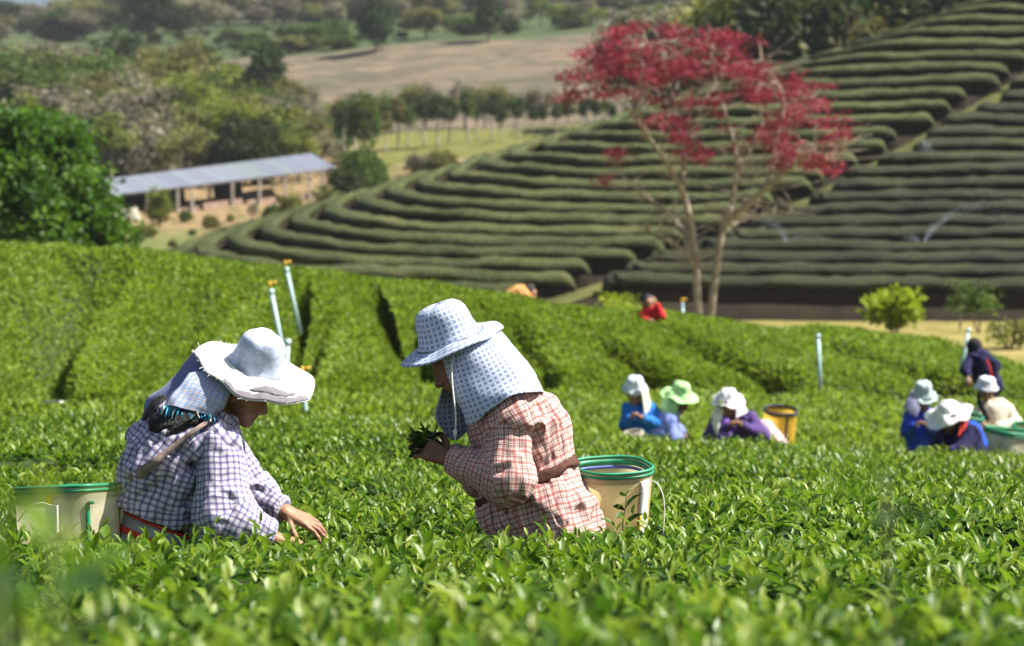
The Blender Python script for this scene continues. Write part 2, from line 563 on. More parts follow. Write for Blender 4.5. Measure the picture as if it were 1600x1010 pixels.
M['woody'] = m_plain('woody', (0.030, 0.024, 0.016), .5, 9, .95, .05, .8)
PROF_A = np.linspace(-0.5, np.pi + 0.5, 13)
def hedge_row(k, s0, s1, label, group, wd=0.38, ht=1.0, mat='hill_hedge'):
    # sample the row's line every 0.3 m
    ss = np.linspace(s0, s1, 400)
    C = hill_xyz(k, ss)
    L = np.concatenate([[0], np.cumsum(np.linalg.norm(np.diff(C, axis=0), axis=1))])
    n = max(int(L[-1] / 0.42), 8)
    ends = 0.6 * (1 - np.cos(np.linspace(0, np.pi / 2, 6)))
    l = np.unique(np.concatenate([ends, np.linspace(0.6, L[-1] - 0.6, n), L[-1] - ends]))
    C = np.stack([np.interp(l, L, C[:, i]) for i in range(3)], -1)
    T = np.gradient(C, axis=0); T[:, 2] = 0
    T /= np.linalg.norm(T, axis=1)[:, None] + 1e-9
    W = np.stack([-T[:, 1], T[:, 0], 0 * T[:, 0]], -1)
    e = np.minimum(l, L[-1] - l)
    end = np.sqrt(np.clip(1 - (1 - np.clip(e / 0.6, 0, 1)) ** 2, 0.0, 1)) * 0.97 + 0.03
    mod = 1 + 0.08 * noise3(np.stack([l / 1.7, l * 0 + k * 3.1, l * 0], -1))
    a = PROF_A
    ca, sa = np.cos(a), np.sin(a)
    cx = np.sign(ca) * np.abs(ca) ** 0.6 * wd
    cz = np.where(sa > 0, np.abs(sa) ** 0.6 * 0.24 + 0.72, 0.72 + sa * 0.30) * ht / 0.96
    cx = np.where(sa < -0.3, cx * 0.9, cx)
    V = C[:, None, :] + W[:, None, :] * (cx[None, :, None] * (end * mod)[:, None, None])
    V[..., 2] += cz[None, :] * (0.25 + 0.75 * end[:, None]) * mod[:, None] + cx[None, :] * 0.30 * end[:, None]
    nz = noise3(V / 0.22) * 0.07 + noise3(V / 0.9 + 7) * 0.05
    V[..., 2] += nz
    V[..., 1] += nz * 0.6
    V[..., 0] += noise3(V / 0.3 + 3) * 0.04
    mid = C[len(C) // 2]
    r = root('tea_hedge', mid, label, 'hedge', group)
    part('foliage', V, gridF(len(l), len(a)), M[mat], r)
    sx_ = np.array([-.62, -.66, -.60, .60, .66, .62]) * wd
    sz_ = np.array([-.25, .2, .62, .66, .2, -.15])
    S = C[:, None, :] + W[:, None, :] * (sx_[None, :, None] * (end * mod)[:, None, None])
    S[..., 2] += sz_[None, :] * ht * (0.3 + 0.7 * end[:, None])
    S[..., 1] += noise3(S / 0.22) * 0.06
    part('stems', S, gridF(len(l), 6), M['woody'], r)

for k in range(0, KMAX + 1):
    xm = row_smap(k)
    a_k = 5.2
    xe = float(path_x(k)) - 0.55 + 0.4 * math.sin(k * 2.3)
    if k > 24:
        xe = 42.0
    se = xe - xm
    if se < 0:
        se = -math.asin(min(-se / a_k, 1))
    hedge_row(k, -2.35, se, 'curved tea hedge, %s row up from the bottom, left of the grassy lane' % ordw(k), 'contour hedges left of the lane')
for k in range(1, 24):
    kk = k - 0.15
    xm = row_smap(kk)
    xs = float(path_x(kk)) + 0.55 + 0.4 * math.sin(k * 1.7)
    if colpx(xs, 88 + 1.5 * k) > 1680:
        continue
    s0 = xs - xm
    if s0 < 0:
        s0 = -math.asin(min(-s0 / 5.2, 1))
    hedge_row(kk, s0, 42.0 - xm, 'straight dark tea hedge, %s row above the bank, right of the lane' % ordw(k - 1), 'straight hedges right of the lane', mat='shaded_hedge', wd=0.36)

# ------------------------------------------------------------------ leaves
LT = np.array([[0, 0, 0], [-.5, .3, .10], [0, .3, 0], [.5, .3, .10], [-.42, .66, .06], [0, .66, -.03], [.42, .66, .06], [0, 1, -.16]])
LF = np.array([[0, 2, 1], [0, 3, 2], [1, 2, 5], [1, 5, 4], [2, 3, 6], [2, 6, 5], [4, 5, 7], [5, 6, 7]])
LT2 = np.array([[0, 0, 0], [-.5, .45, .10], [.5, .45, .10], [0, 1, -.08]])
LF2 = np.array([[0, 2, 3], [0, 3, 1]])

def leaves_np(pos, yaw, pitch, length, width, rnd, lod=0, roll=None):
    T, Fc = (LT, LF) if lod == 0 else (LT2, LF2)
    n = len(pos)
    roll = np.zeros(n) if roll is None else roll
    cp, sp = np.cos(pitch), np.sin(pitch)
    d = np.stack([np.cos(yaw) * cp, np.sin(yaw) * cp, sp], -1)
    s = np.stack([-np.sin(yaw), np.cos(yaw), 0 * yaw], -1)
    u = np.cross(d, s) * -1
    u = np.cross(s, d) * -1
    cr, sr = np.cos(roll)[:, None], np.sin(roll)[:, None]
    s, u = s * cr + u * sr, u * cr - s * sr
    V = pos[:, None] + (T[None, :, 0:1] * width[:, None, None]) * s[:, None] + (T[None, :, 1:2] * length[:, None, None]) * d[:, None] + (T[None, :, 2:3] * length[:, None, None]) * u[:, None]
    F = Fc[None] + (np.arange(n) * len(T))[:, None, None]
    A = np.repeat(np.stack([rnd, rnd, rnd], -1)[:, None], len(T), 1)
    return V.reshape(-1, 3), F.reshape(-1, 3), A.reshape(-1, 3)

def tea_shoots(pos, lod, scale=1.0, tall=None):
    """each shoot: upright pale bud leaves and wider leaves below"""
    n = len(pos)
    out = []
    y0 = RNG.random(n) * 6.28
    sz = scale * (0.88 + 0.5 * RNG.random(n))
    tall = np.zeros(n) if tall is None else tall
    lean = (RNG.random((n, 2)) - 0.5) * 0.5
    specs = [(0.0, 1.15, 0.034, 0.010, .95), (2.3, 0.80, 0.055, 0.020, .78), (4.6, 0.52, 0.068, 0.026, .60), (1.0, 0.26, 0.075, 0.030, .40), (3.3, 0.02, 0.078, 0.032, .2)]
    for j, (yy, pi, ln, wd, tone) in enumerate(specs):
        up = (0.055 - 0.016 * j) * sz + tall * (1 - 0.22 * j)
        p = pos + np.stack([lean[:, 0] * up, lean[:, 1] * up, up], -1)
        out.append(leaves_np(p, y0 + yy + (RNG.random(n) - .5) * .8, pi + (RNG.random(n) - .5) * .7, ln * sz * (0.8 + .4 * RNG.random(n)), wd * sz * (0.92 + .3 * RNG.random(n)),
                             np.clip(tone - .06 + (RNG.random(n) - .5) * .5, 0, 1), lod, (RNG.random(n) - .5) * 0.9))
    return out

def merge(lst):
    V, F, A, n = [], [], [], 0
    for v, f, a in lst:
        V.append(v); F.append(f + n); A.append(a); n += len(v)
    return np.concatenate(V), np.concatenate(F), np.concatenate(A)

# ---- the near beds: rows running across the view
GAPS = [(0.7, 5.25), (5.45, 7.95), (8.35, 13.2), (13.5, 19.8)]
NEAR_LABEL = ['blurred tea hedge across the bottom of the picture, nearest the camera',
              'sharp leafy tea hedge just in front of the two big pickers',
              'leafy tea hedge directly behind the two big pickers',
              'tea hedge with a leafy crest in front of the small blue and white-hatted pickers']
def bed_profile(y, a, b):
    e = np.minimum(y - a, b - y)
    return np.sqrt(np.clip(1 - (1 - np.clip(e / 0.28, 0, 1)) ** 2, 0, 1))

LEAF_ME = []
for v in range(4):
    r1 = np.array([0.75 - 0.18 * v])
    V, F, A = leaves_np(np.zeros((1, 3)), np.array([0.0]), np.array([0.0]), np.array([0.075]), np.array([0.029]), r1, 0)
    me = mk_mesh('leaf', V, F, True, {'var': A})
    me.materials.append(M['tea_leaf'])
    LEAF_ME.append(me)

def lens_clear(p):
    """keep leaves from growing into the lens"""
    return (p[:, 1] > 1.7)

for bi, (a, b) in enumerate(GAPS):
    uu = 0.28
    ys = np.unique(np.concatenate([a + 0.3 * (1 - np.cos(np.linspace(0, np.pi / 2, 6))), np.linspace(a + .3, b - .3, max(int((b - a) / 0.12), 6)), b - 0.3 * (1 - np.cos(np.linspace(0, np.pi / 2, 6)))]))
    us = np.linspace(-uu, uu, 70)
    Y, U = np.meshgrid(ys, us, indexing='ij')
    X = U * (Y + 1.5)
    G = ground_z(X, Y)
    pr = bed_profile(Y, a, b)
    Z = G + 0.02 + (near_top(X, Y) - 0.10 - G) * (0.1 + 0.9 * pr)
    base = (0.0, (a + b) / 2, 0.0)
    r = root('tea_hedge', base, NEAR_LABEL[bi], 'hedge', 'near tea hedges')
    part('branches', np.stack([X, Y, Z], -1), gridF(len(ys), len(us)), M['tea_core'], r)
    lod = 0 if bi < 3 else 1
    dens = [200, 270, 210, 180][bi]
    area = 2 * uu * ((b + 1.5) ** 2 - (a + 1.5) ** 2) / 2
    n = int(area * dens)
    yy = np.sqrt(RNG.random(n) * ((b + 1.5) ** 2 - (a + 1.5) ** 2) + (a + 1.5) ** 2) - 1.5
    yy = np.clip(yy, a + .02, b - .02)
    xx = (RNG.random(n) * 2 - 1) * uu * (yy + 1.5)
    g = ground_z(xx, yy)
    pr = bed_profile(yy, a, b)
    zz = g + (near_top(xx, yy) - 0.075 - g) * (0.15 + 0.85 * pr) + (RNG.random(n) - .5) * 0.05
    pos = np.stack([xx, yy, zz], -1)
    if bi == 0:
        pos = pos[lens_clear(pos)]
    pos = pos[(noise2(pos[:, 0], pos[:, 1], 0.34, 21) + 0.5 * RNG.random(len(pos))) > -0.28]
    n = len(pos)
    tall = np.maximum(RNG.random(n) - 0.84, 0) * 0.5
    pos[:, 2] -= 0.02
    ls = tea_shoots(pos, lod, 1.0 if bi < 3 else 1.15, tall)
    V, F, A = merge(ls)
    if bi == 1:
        # the 300 leaves that show largest: single parts
        Lv = len(LT)
        cen = V.reshape(-1, Lv, 3)
        mid = cen[:, 5]
        px = colpx(mid[:, 0], mid[:, 1])
        score = mid[:, 2] - near_top(mid[:, 0], mid[:, 1]) + (RNG.random(len(mid))) * 0.05
        score[(px < 20) | (px > 1580) | (mid[:, 1] > 7.6) | (mid[:, 1] < 5.7)] = -9
        pick = np.argsort(-score)[:300]
        keep = np.ones(len(mid), bool); keep[pick] = False
        from mathutils import Matrix
        for q in pick:
            L = cen[q]
            base_p = L[0]
            dv = L[7] - L[0]
            d = unit(L[2] - L[0])
            s_ = unit(L[3] - L[1]); s_ = unit(s_ - d * np.dot(s_, d))
            nrm = np.cross(d, s_)
            u_ = unit(np.cross(s_, d)) * -1
            ln = np.linalg.norm(L[2] - L[0]) / 0.3
            wd = np.linalg.norm(L[3] - L[1])
            me = LEAF_ME[int(np.clip((0.85 - A.reshape(-1, Lv, 3)[q, 0, 0]) / 0.2, 0, 3))]
            o = bpy.data.objects.new('leaf', me)
            COL.objects.link(o)
            o.parent = r
            # mesh axes: length along x, width along y
            loc = base_p - np.asarray(base)
            zax = np.cross(d, s_)
            mt = Matrix(((d[0] * ln / .075, s_[0] * wd / .029, zax[0] * ln / .075, loc[0]), (d[1] * ln / .075, s_[1] * wd / .029, zax[1] * ln / .075, loc[1]), (d[2] * ln / .075, s_[2] * wd / .029, zax[2] * ln / .075, loc[2]), (0, 0, 0, 1)))
            o.matrix_local = mt
        cenk = cen[keep]
        A = A.reshape(-1, Lv, 3)[keep].reshape(-1, 3)
        nk = len(cenk)
        V = cenk.reshape(-1, 3)
        F = (LF[None] + (np.arange(nk) * Lv)[:, None, None]).reshape(-1, 3)
    if bi == 0:
        # tall soft shoots close to the lens
        extra = []
        for (px, py, D, nn) in [(5, 960, 1.45, 2), (45, 1010, 1.5, 2), (-25, 915, 1.4, 1), (1425, 838, 1.9, 1)]:
            c = P(px, py, D)
            pp = c + (RNG.random((nn, 3)) - .5) * np.array([0.05, 0.1, 0.03])
            extra += tea_shoots(pp, 0, 0.8)
            stem = [tube([p_ + (0.02, 0.03, -0.35), p_ + (0, 0, 0.04)], 0.0018, 5) for p_ in pp[:2]]
            mb = MB()
            for s_ in stem:
                mb.add(*s_)
            part('stem', *mb.get(), M['stem'], r)
        V2, F2, A2 = merge(extra)
        F = np.concatenate([F, F2 + len(V)]); V = np.concatenate([V, V2]); A = np.concatenate([A, A2])
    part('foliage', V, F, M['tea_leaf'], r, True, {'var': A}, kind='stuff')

# one tall young shoot in front of the yellow basket
def tall_shoot():
    b = P(975, 850, 7.75)
    r = root('tea_shoot', b, 'single tall tea shoot with four leaves standing in front of the yellow basket', 'plant')
    pts = [P(975, 850, 7.75), P(973, 820, 7.74), P(977, 795, 7.74), P(979, 772, 7.74)]
    part('stem', *tube(catmull(pts, 10), [0.0028, 0.0016], 6), M['stem'], r)
    for (bx, by, tx, ty, wd, tone) in [(977, 798, 955, 788, .018, .15), (977, 795, 1000, 768, .014, .3), (978, 776, 966, 768, .016, .85), (977, 822, 1002, 800, .026, .25), (978, 775, 984, 764, .009, .8)]:
        a_, t_ = P(bx, by, 7.74), P(tx, ty, 7.70)
        d = t_ - a_
        V, F, A = leaves_np(a_[None], np.array([math.atan2(d[1], d[0])]), np.array([math.atan2(d[2], np.hypot(d[0], d[1]))]), np.array([np.linalg.norm(d)]), np.array([wd * 1.1]), np.array([tone]), 0, np.array([0.9]))
        part('leaf', V, F, M['tea_leaf'], r, True, {'var': A})
tall_shoot()

# ---- the sloping field behind: hedges between paths, from the crest down to the cross path
def D_of(px, py):
    dc = np.interp(px, CX, DC); p0 = np.interp(px, CX, PY_22); p1 = np.interp(px, CX, PY_C)
    return 22 + (dc - 22) * np.clip((p0 - py) / (p0 - p1), 0, 1.12) ** (1 / 1.5)

def line_xy(pts, n=40):
    w_ = []
    for px, py in pts:
        D = float(D_of(px, py))
        w_.append([(px - 800) / FP * D, D])
    w_ = np.array(w_)
    # start a little beyond the crest
    d0 = w_[0] - w_[1]
    w_ = np.concatenate([[w_[0] + d0 / (np.linalg.norm(d0) + 1e-9) * 2.5], w_])
    return catmull(np.c_[w_, 0 * w_[:, 0]], n)[:, :2]

GL = [
 [(-330, 385), (-330, 450), (-330, 540), (-330, 612)],
 [(165, 396), (150, 440), (85, 540), (75, 612)],
 [(350, 410), (330, 450), (290, 520), (258, 604)],
 [(492, 427), (487, 480), (470, 540), (456, 606)],
 [(590, 440), (620, 490), (655, 555), (690, 592)],
 [(735, 462), (790, 500), (835, 560), (862, 588)],
 [(850, 475), (935, 527), (1000, 565), (1035, 589)],
 [(980, 491), (1080, 535), (1170, 572), (1240, 598)],
 [(1190, 513), (1320, 550), (1430, 575), (1520, 606)],
 [(1480, 530), (1600, 560), (1720, 590), (1800, 612)]]
FIELD_LABEL = ['tea hedge on the far left of the slope, left of the first dark gap',
 'broad tea hedge on the left slope between the two leftmost dark gaps',
 'tea hedge on the slope rising behind the white-brimmed hat',
 'tea hedge on the slope between the leaning blue pipes and the patterned hat',
 'tea hedge on the slope directly behind the patterned blue hat',
 'tea hedge ending in a rounded nose right of the patterned neck cloth',
 'tea hedge on the slope below the kneeling figure in red',
 'tea hedge on the slope between the red figure and the round bright bush',
 'tea hedge on the slope running down to the dark-clothed stooping figure']
def far_leaves(fn, n, size=1.0, tones=(0.15, 0.95)):
    """fn(n) -> positions and surface normals on a hedge"""
    p = fn(n)
    n = len(p)
    yaw = RNG.random(n) * 6.28
    pitch = 0.25 + RNG.random(n) * 1.0
    ln = size * (0.06 + 0.045 * RNG.random(n))
    return leaves_np(p, yaw, pitch, ln, ln * 0.45, tones[0] + (tones[1] - tones[0]) * RNG.random(n), 1, (RNG.random(n) - .5))

def strip_bed(A, B, label, group, nleaf, inset=0.2, cap0=False, cap1=True, size=1.08, gapfill=0.12):
    m = len(A)
    nv = 28
    u = np.linspace(0, 1, nv)
    u = 0.5 - 0.5 * np.cos(u * np.pi)
    XY = A[:, None] * (1 - u[None, :, None]) + B[:, None] * u[None, :, None]
    W = np.linalg.norm(B - A, axis=1)[:, None]
    Ls = np.concatenate([[0], np.cumsum(np.linalg.norm(np.diff((A + B) / 2, axis=0), axis=1))])
    def prof(Wd, uu, l):
        e = np.minimum(uu, 1 - uu) * Wd - inset
        if cap1:
            e = np.minimum(e, (Ls[-1] - l) - 0.1)
        q = np.sqrt(np.clip(1 - (1 - np.clip(e / 0.6, 0, 1)) ** 2, 0, 1))
        ef = np.minimum((Ls[-1] - l), l * 0 + 99)
        return np.maximum(q, np.clip(gapfill + 2.2 * np.clip(1 - np.broadcast_to(l, q.shape) / 5.0, 0, 1) * cap1 + 0.55 * noise3(np.stack([np.broadcast_to(l, q.shape) * 0.55, np.broadcast_to(uu, q.shape) > 0.5, q * 0 + A[0, 0]], -1)), 0.12, 1))
    pr = prof(W, u[None, :], Ls[:, None])
    pr[:, 0] = pr[:, -1] = 0.0
    pr[0] = pr[-1] = 0.0
    X, Y = XY[..., 0], XY[..., 1]
    def surf(X, Y, pr):
        h = 0.80 + 0.11 * noise2(X, Y, 1.2, 3) + 0.06 * noise2(X, Y, 0.4, 9)
        return ground_z(X, Y) + 0.01 + h * pr
    Z = surf(X, Y, pr) - 0.05
    b = np.array([X.mean(), Y.mean(), Z.min()])
    r = root('tea_hedge', b, label, 'hedge', group)
    part('branches', np.stack([X, Y, Z], -1), gridF(m, nv), M['tea_core'], r)
    wq = np.repeat(W, nv, 1)
    cell = (wq[:-1, :-1])
    pr_w = np.gradient(Ls)[:-1, None] * cell * np.diff(u)[None, :]
    cdf = np.cumsum(pr_w.ravel()); cdf /= cdf[-1]
    idx = np.searchsorted(cdf, RNG.random(nleaf))
    ii, jj = idx // (nv - 1), idx % (nv - 1)
    fi, fj = RNG.random(nleaf), RNG.random(nleaf)
    def bil(Q):
        return (Q[ii, jj] * (1 - fi) * (1 - fj) + Q[ii + 1, jj] * fi * (1 - fj) + Q[ii, jj + 1] * (1 - fi) * fj + Q[ii + 1, jj + 1] * fi * fj)
    x, y, z, pq = bil(X), bil(Y), bil(Z), bil(pr)
    z = z + 0.02 + 0.05 * RNG.random(nleaf) * (pq > 0.1)
    ok = pq > 0.03
    V, F, A_ = far_leaves(lambda n: np.stack([x, y, z], -1)[ok], nleaf, size)
    part('foliage', V, F, M['tea_leaf_far'], r, True, {'var': A_}, kind='stuff')

for i in range(len(GL) - 1):
    A_, B_ = line_xy(GL[i]), line_xy(GL[i + 1])
    strip_bed(A_, B_, FIELD_LABEL[i], 'tea hedges on the slope', 29000)
# table between the cross path and the near beds
upp = [(-330, 622), (75, 622), (258, 615), (456, 617), (690, 602), (862, 598), (950, 607), (1040, 599), (1240, 610), (1520, 618), (1850, 626)]
A_ = np.array([[(px - 800) / FP * float(D_of(px, py)), float(D_of(px, py))] for px, py in upp])
A_ = catmull(np.c_[A_, 0 * A_[:, 0]], 90)[:, :2]
B_ = np.stack([A_[:, 0] / A_[:, 1] * 20.3, np.full(len(A_), 20.3)], -1)
Cm = A_ * 0.5 + B_ * 0.5
strip_bed(A_, Cm, 'long tea hedge across the picture just below the cross path of the slope', 'tea hedges below the slope', 50000, 0.05, cap1=False, size=1.25)
strip_bed(Cm, B_, 'long tea hedge in which the small pickers of the middle distance stand', 'tea hedges below the slope', 50000, 0.05, cap1=False, size=1.2)

# ------------------------------------------------------------------ trees
FT = {
 'olive': [(0.0, (0.06, 0.07, 0.022)), (0.5, (0.16, 0.16, 0.052)), (1.0, (0.29, 0.265, 0.10))],
 'yellow': [(0.0, (0.06, 0.085, 0.014)), (0.5, (0.155, 0.185, 0.032)), (1.0, (0.28, 0.30, 0.06))],
 'dark': [(0.0, (0.014, 0.030, 0.010)), (0.5, (0.035, 0.065, 0.02)), (1.0, (0.075, 0.115, 0.035))],
 'mid': [(0.0, (0.03, 0.06, 0.014)), (0.5, (0.075, 0.125, 0.026)), (1.0, (0.14, 0.20, 0.045))],
 'grey': [(0.0, (0.10, 0.088, 0.075)), (0.5, (0.20, 0.18, 0.145)), (1.0, (0.31, 0.28, 0.22))],
 'bright': [(0.0, (0.10, 0.16, 0.01)), (0.5, (0.26, 0.34, 0.02)), (1.0, (0.42, 0.48, 0.04))]}
for k_, st in FT.items():
    M['fol_' + k_] = m_leaf('foliage_' + k_, st, 0.3, 0.6, 0.2, 0.35 if k_ not in ('bright',) else 0.0, 1.3, 0.03)
FOLW = {'olive': 'olive-brown', 'yellow': 'yellow-green', 'dark': 'dark green', 'mid': 'mid-green', 'grey': 'grey-brown', 'bright': 'bright lime-green'}

def crown(rng, zc, rx, rz, nclump, per, clump_r, leaf, shell=0.55, tilt=0.0, flat=0.7):
    """leaf clumps through an ellipsoid, kept uneven"""
    pts = []
    ph = rng.random(6) * 6.28
    while len(pts) < nclump:
        d = rng.normal(size=3); d /= np.linalg.norm(d)
        rr = (shell + (1 - shell) * rng.random()) ** 0.6
        az = math.atan2(d[1], d[0])
        lob = 1 + 0.22 * math.sin(2 * az + ph[0]) + 0.16 * math.sin(3 * az + ph[1] + 2 * d[2]) + 0.12 * math.sin(5 * d[2] + ph[2])
        if d[2] < -0.5 and rng.random() < 0.7:
            continue
        pts.append([d[0] * rx * rr * lob, d[1] * rx * rr * lob, zc + d[2] * rz * rr * lob])
    pts = np.array(pts)
    cr = clump_r * (0.6 + 0.8 * rng.random(nclump))
    tone = rng.random(nclump)
    o = rng.normal(size=(nclump, per, 3)) * np.array([1, 1, flat]) * 0.55
    pos = (pts[:, None] + o * cr[:, None, None]).reshape(-1, 3)
    n = len(pos)
    ln = leaf * (0.6 + 0.8 * rng.random(n))
    out = np.array(pos - [0, 0, zc])
    yaw = np.arctan2(out[:, 1], out[:, 0]) + rng.normal(size=n) * 1.2
    pitch = rng.normal(size=n) * 0.6
    rnd = np.clip(np.repeat(tone, per) * 0.6 + 0.4 * rng.random(n), 0, 1)
    V, F, A = leaves_np(pos, yaw, pitch, ln, ln * 0.7, rnd, 1, rng.random(n) * 6.28)
    return V, F, A, pts

def limbs(rng, h0, h1, r0, tips, bend=0.3):
    mb = MB()
    top_ = np.array([rng.normal() * 0.03 * h1, rng.normal() * 0.03 * h1, h1])
    tr = catmull([[0, 0, -0.3], [rng.normal() * 0.02 * h1, rng.normal() * 0.02 * h1, h0 * 0.6], top_ * 0.75, top_], 12)
    mb.add(*tube(tr, [r0 * 1.25, r0, r0 * 0.65, r0 * 0.25], 7))
    for t_ in tips:
        a = tr[rng.integers(5, 11)]
        mid = (a + t_) / 2 + np.array([0, 0, -0.06 * h1]) + rng.normal(size=3) * 0.03 * h1
        mb.add(*tube(catmull([a, mid, t_], 6), [r0 * 0.45, r0 * 0.12], 5))
    return mb.get()

def proto(kind, seed):
    """all prototypes 8 m tall; returns trunk (V, F), crown (V, F, A)"""
    rng = np.random.default_rng(seed)
    H = 8.0
    if kind == 'round':
        V, F, A, pts = crown(rng, 4.9, 2.3, 3.0, 110, 30, 0.75, 0.42, 0.45)
        T = limbs(rng, 2.0, 6.8, 0.17, pts[rng.integers(0, len(pts), 12)])
    elif kind == 'wide':
        V, F, A, pts = crown(rng, 5.3, 3.4, 2.5, 120, 30, 0.85, 0.45, 0.4)
        T = limbs(rng, 2.2, 6.6, 0.2, pts[rng.integers(0, len(pts), 14)])
    elif kind == 'loose':
        V, F, A, pts = crown(rng, 5.2, 2.4, 2.7, 55, 34, 0.62, 0.36, 0.3)
        T = limbs(rng, 2.5, 7.0, 0.16, pts[rng.integers(0, len(pts), 22)])
    elif kind == 'tall':
        V, F, A, pts = crown(rng, 5.9, 1.35, 2.1, 48, 30, 0.55, 0.34, 0.3)
        T = limbs(rng, 4.0, 7.4, 0.17, pts[rng.integers(0, len(pts), 9)])
    elif kind == 'oval':
        V, F, A, pts = crown(rng, 4.3, 1.9, 3.4, 130, 34, 0.6, 0.40, 0.5)
        T = limbs(rng, 1.6, 6.8, 0.2, pts[rng.integers(0, len(pts), 8)])
    elif kind == 'bush':
        V, F, A, pts = crown(rng, 3.7, 3.6, 4.0, 110, 34, 1.0, 0.6, 0.4)
        V[:, 2] = np.abs(V[:, 2])
        T = limbs(rng, 1.0, 4.5, 0.15, pts[rng.integers(0, len(pts), 10)])
    return T, (V, F, A)

PROTO = {}
def tree_mesh(kind, var, leaf, bark):
    key = (kind, var, leaf, bark)
    if key not in PROTO:
        T, C = proto(kind, sum(map(ord, kind)) * 7 + var)
        mt = mk_mesh('trunk', T[0], T[1], True); mt.materials.append(M[bark])
        mc = mk_mesh('crown', C[0], C[1], False, {'var': C[2]}); mc.materials.append(M['fol_' + leaf])
        zs = np.sort(C[0][:, 2])
        PROTO[key] = (mt, mc, float(zs[int(len(zs) * 0.985)]))
    return PROTO[key]

def tree(name, px, D, py_top, kind, leaf, label, group=None, cat='tree', bark='bark', wide=1.0, sink=0.0, base_py=None):
    mt, mc, ht = tree_mesh(kind, random.randrange(2), leaf, bark)
    x = (px - 800) / FP * D
    z = float(ground_z(np.array(x), np.array(float(D)))) - sink if base_py is None else P(px, base_py, D)[2]
    H = CZ + (HOR - py_top) / FP * D - z
    s = max(H, 0.4) / ht
    o = root(name, (x, D, z), label, cat, group)
    o.rotation_euler = (0, 0, random.random() * 6.28)
    o.scale = (s * wide, s * wide, s)
    for nm, me in (('trunk', mt), ('crown', mc)):
        c = bpy.data.objects.new(nm, me)
        COL.objects.link(c)
        c.parent = o
    return o

def wood(n, x0, x1, D0, D1, tops, kinds, leafs, where, group, jit=14, wide=(0.9, 1.25), bark='bark', name='forest_tree'):
    """a line of trees left to right; tops: px -> row of the tree tops"""
    tx, ty = zip(*tops)
    for i in range(n):
        px = x0 + (x1 - x0) * (i + 0.5) / n + random.uniform(-jit, jit) * 0.5
        D = random.uniform(D0, D1)
        lf = random.choice(leafs)
        tree(name, px, D, float(np.interp(px, tx, ty)) + random.uniform(-jit, jit), random.choice(kinds), lf,
             '%s tree, %s from the left in %s' % (FOLW[lf], ordw(i), where), group, bark=bark, wide=random.uniform(*wide))

# far wood along the skyline
wood(38, -60, 1640, 590, 640, [(0, 12), (130, -4), (300, -50), (1600, -80)], ['round', 'wide', 'loose'], ['grey', 'grey', 'olive', 'dark'], 'the far skyline wood', 'skyline wood', 9, (1.9, 2.7))
wood(39, -60, 1640, 520, 560, [(0, 20), (300, -20), (900, -30), (1600, -50)], ['round', 'wide', 'bush'], ['grey', 'grey', 'olive', 'grey', 'dark'], 'the hazy wood below the skyline', 'hazy wood', 10, (1.5, 2.2))
wood(39, -60, 1640, 460, 500, [(0, 34), (300, 4), (600, -4), (900, -4), (1600, -20)], ['round', 'wide', 'bush'], ['grey', 'dark', 'olive', 'grey', 'grey'], 'the lowest line of the hazy wood', 'lower hazy wood', 11, (1.4, 2.0))
wood(39, -40, 720, 385, 450, [(0, 84), (250, 62), (420, 46), (600, 40), (720, 30)], ['bush', 'round'], ['mid', 'dark', 'mid', 'mid'], 'the green scrub above the brown field', 'green scrub', 10, (1.5, 2.4), name='scrub_tree')
wood(30, 640, 1300, 372, 420, [(640, 20), (900, 15), (1100, 5), (1300, -5)], ['round', 'loose', 'bush'], ['mid', 'olive', 'dark', 'grey', 'yellow'], 'the hedge line above the brown field', 'trees above the brown field', 14, (1.3, 2.0))
wood(36, -40, 640, 358, 388, [(0, 98), (250, 80), (420, 66), (640, 50)], ['bush', 'bush', 'round'], ['mid', 'dark', 'mid', 'olive'], 'the lower green scrub above the brown field', 'lower green scrub', 8, (1.6, 2.6), name='scrub_tree')
tree('round_tree', 588, 345, -2, 'oval', 'dark', 'dark oval tree standing alone at the upper edge of the brown field', 'field trees', bark='bark', wide=1.12)
tree('round_tree', 765, 350, -14, 'oval', 'dark', 'taller dark oval tree on the brown field, right of the lone oval one', 'field trees', wide=0.95)
tree('dark_tree', 238, 425, -22, 'oval', 'dark', 'tall dark bluish tree rising above the scrub at upper left', wide=1.5)
tree('dark_tree', 280, 420, 12, 'round', 'dark', 'lower dark tree beside the tall bluish one at upper left', wide=1.3)
# wood behind the shed, back to front
wood(18, -60, 440, 290, 312, [(0, 84), (150, 78), (330, 88), (440, 128)], ['round', 'loose', 'wide'], ['olive', 'grey', 'olive', 'dark'], 'the rearmost line of the shed wood', 'wood behind the shed', 14, (1.3, 1.8))
wood(20, -60, 490, 262, 280, [(0, 98), (180, 102), (330, 108), (490, 152)], ['round', 'bush', 'wide'], ['olive', 'yellow', 'olive', 'grey', 'mid'], 'the fourth line of the shed wood', 'wood behind the shed', 16, (1.3, 1.8))
wood(20, -60, 520, 240, 256, [(0, 122), (200, 122), (300, 134), (520, 168)], ['round', 'loose', 'wide'], ['yellow', 'yellow', 'olive', 'mid', 'grey'], 'the third line of the shed wood', 'wood behind the shed', 16, (1.2, 1.7))
wood(20, -60, 535, 216, 232, [(0, 160), (200, 150), (300, 170), (535, 195)], ['round', 'loose', 'bush'], ['yellow', 'olive', 'olive', 'mid', 'grey'], 'the second line of the shed wood', 'wood behind the shed', 18, (1.2, 1.6))
wood(22, -60, 540, 190, 206, [(0, 200), (220, 195), (330, 205), (540, 220)], ['round', 'loose', 'tall', 'bush'], ['olive', 'mid', 'yellow', 'grey', 'dark'], 'the front line of the shed wood', 'wood behind the shed', 22, (1.1, 1.5))
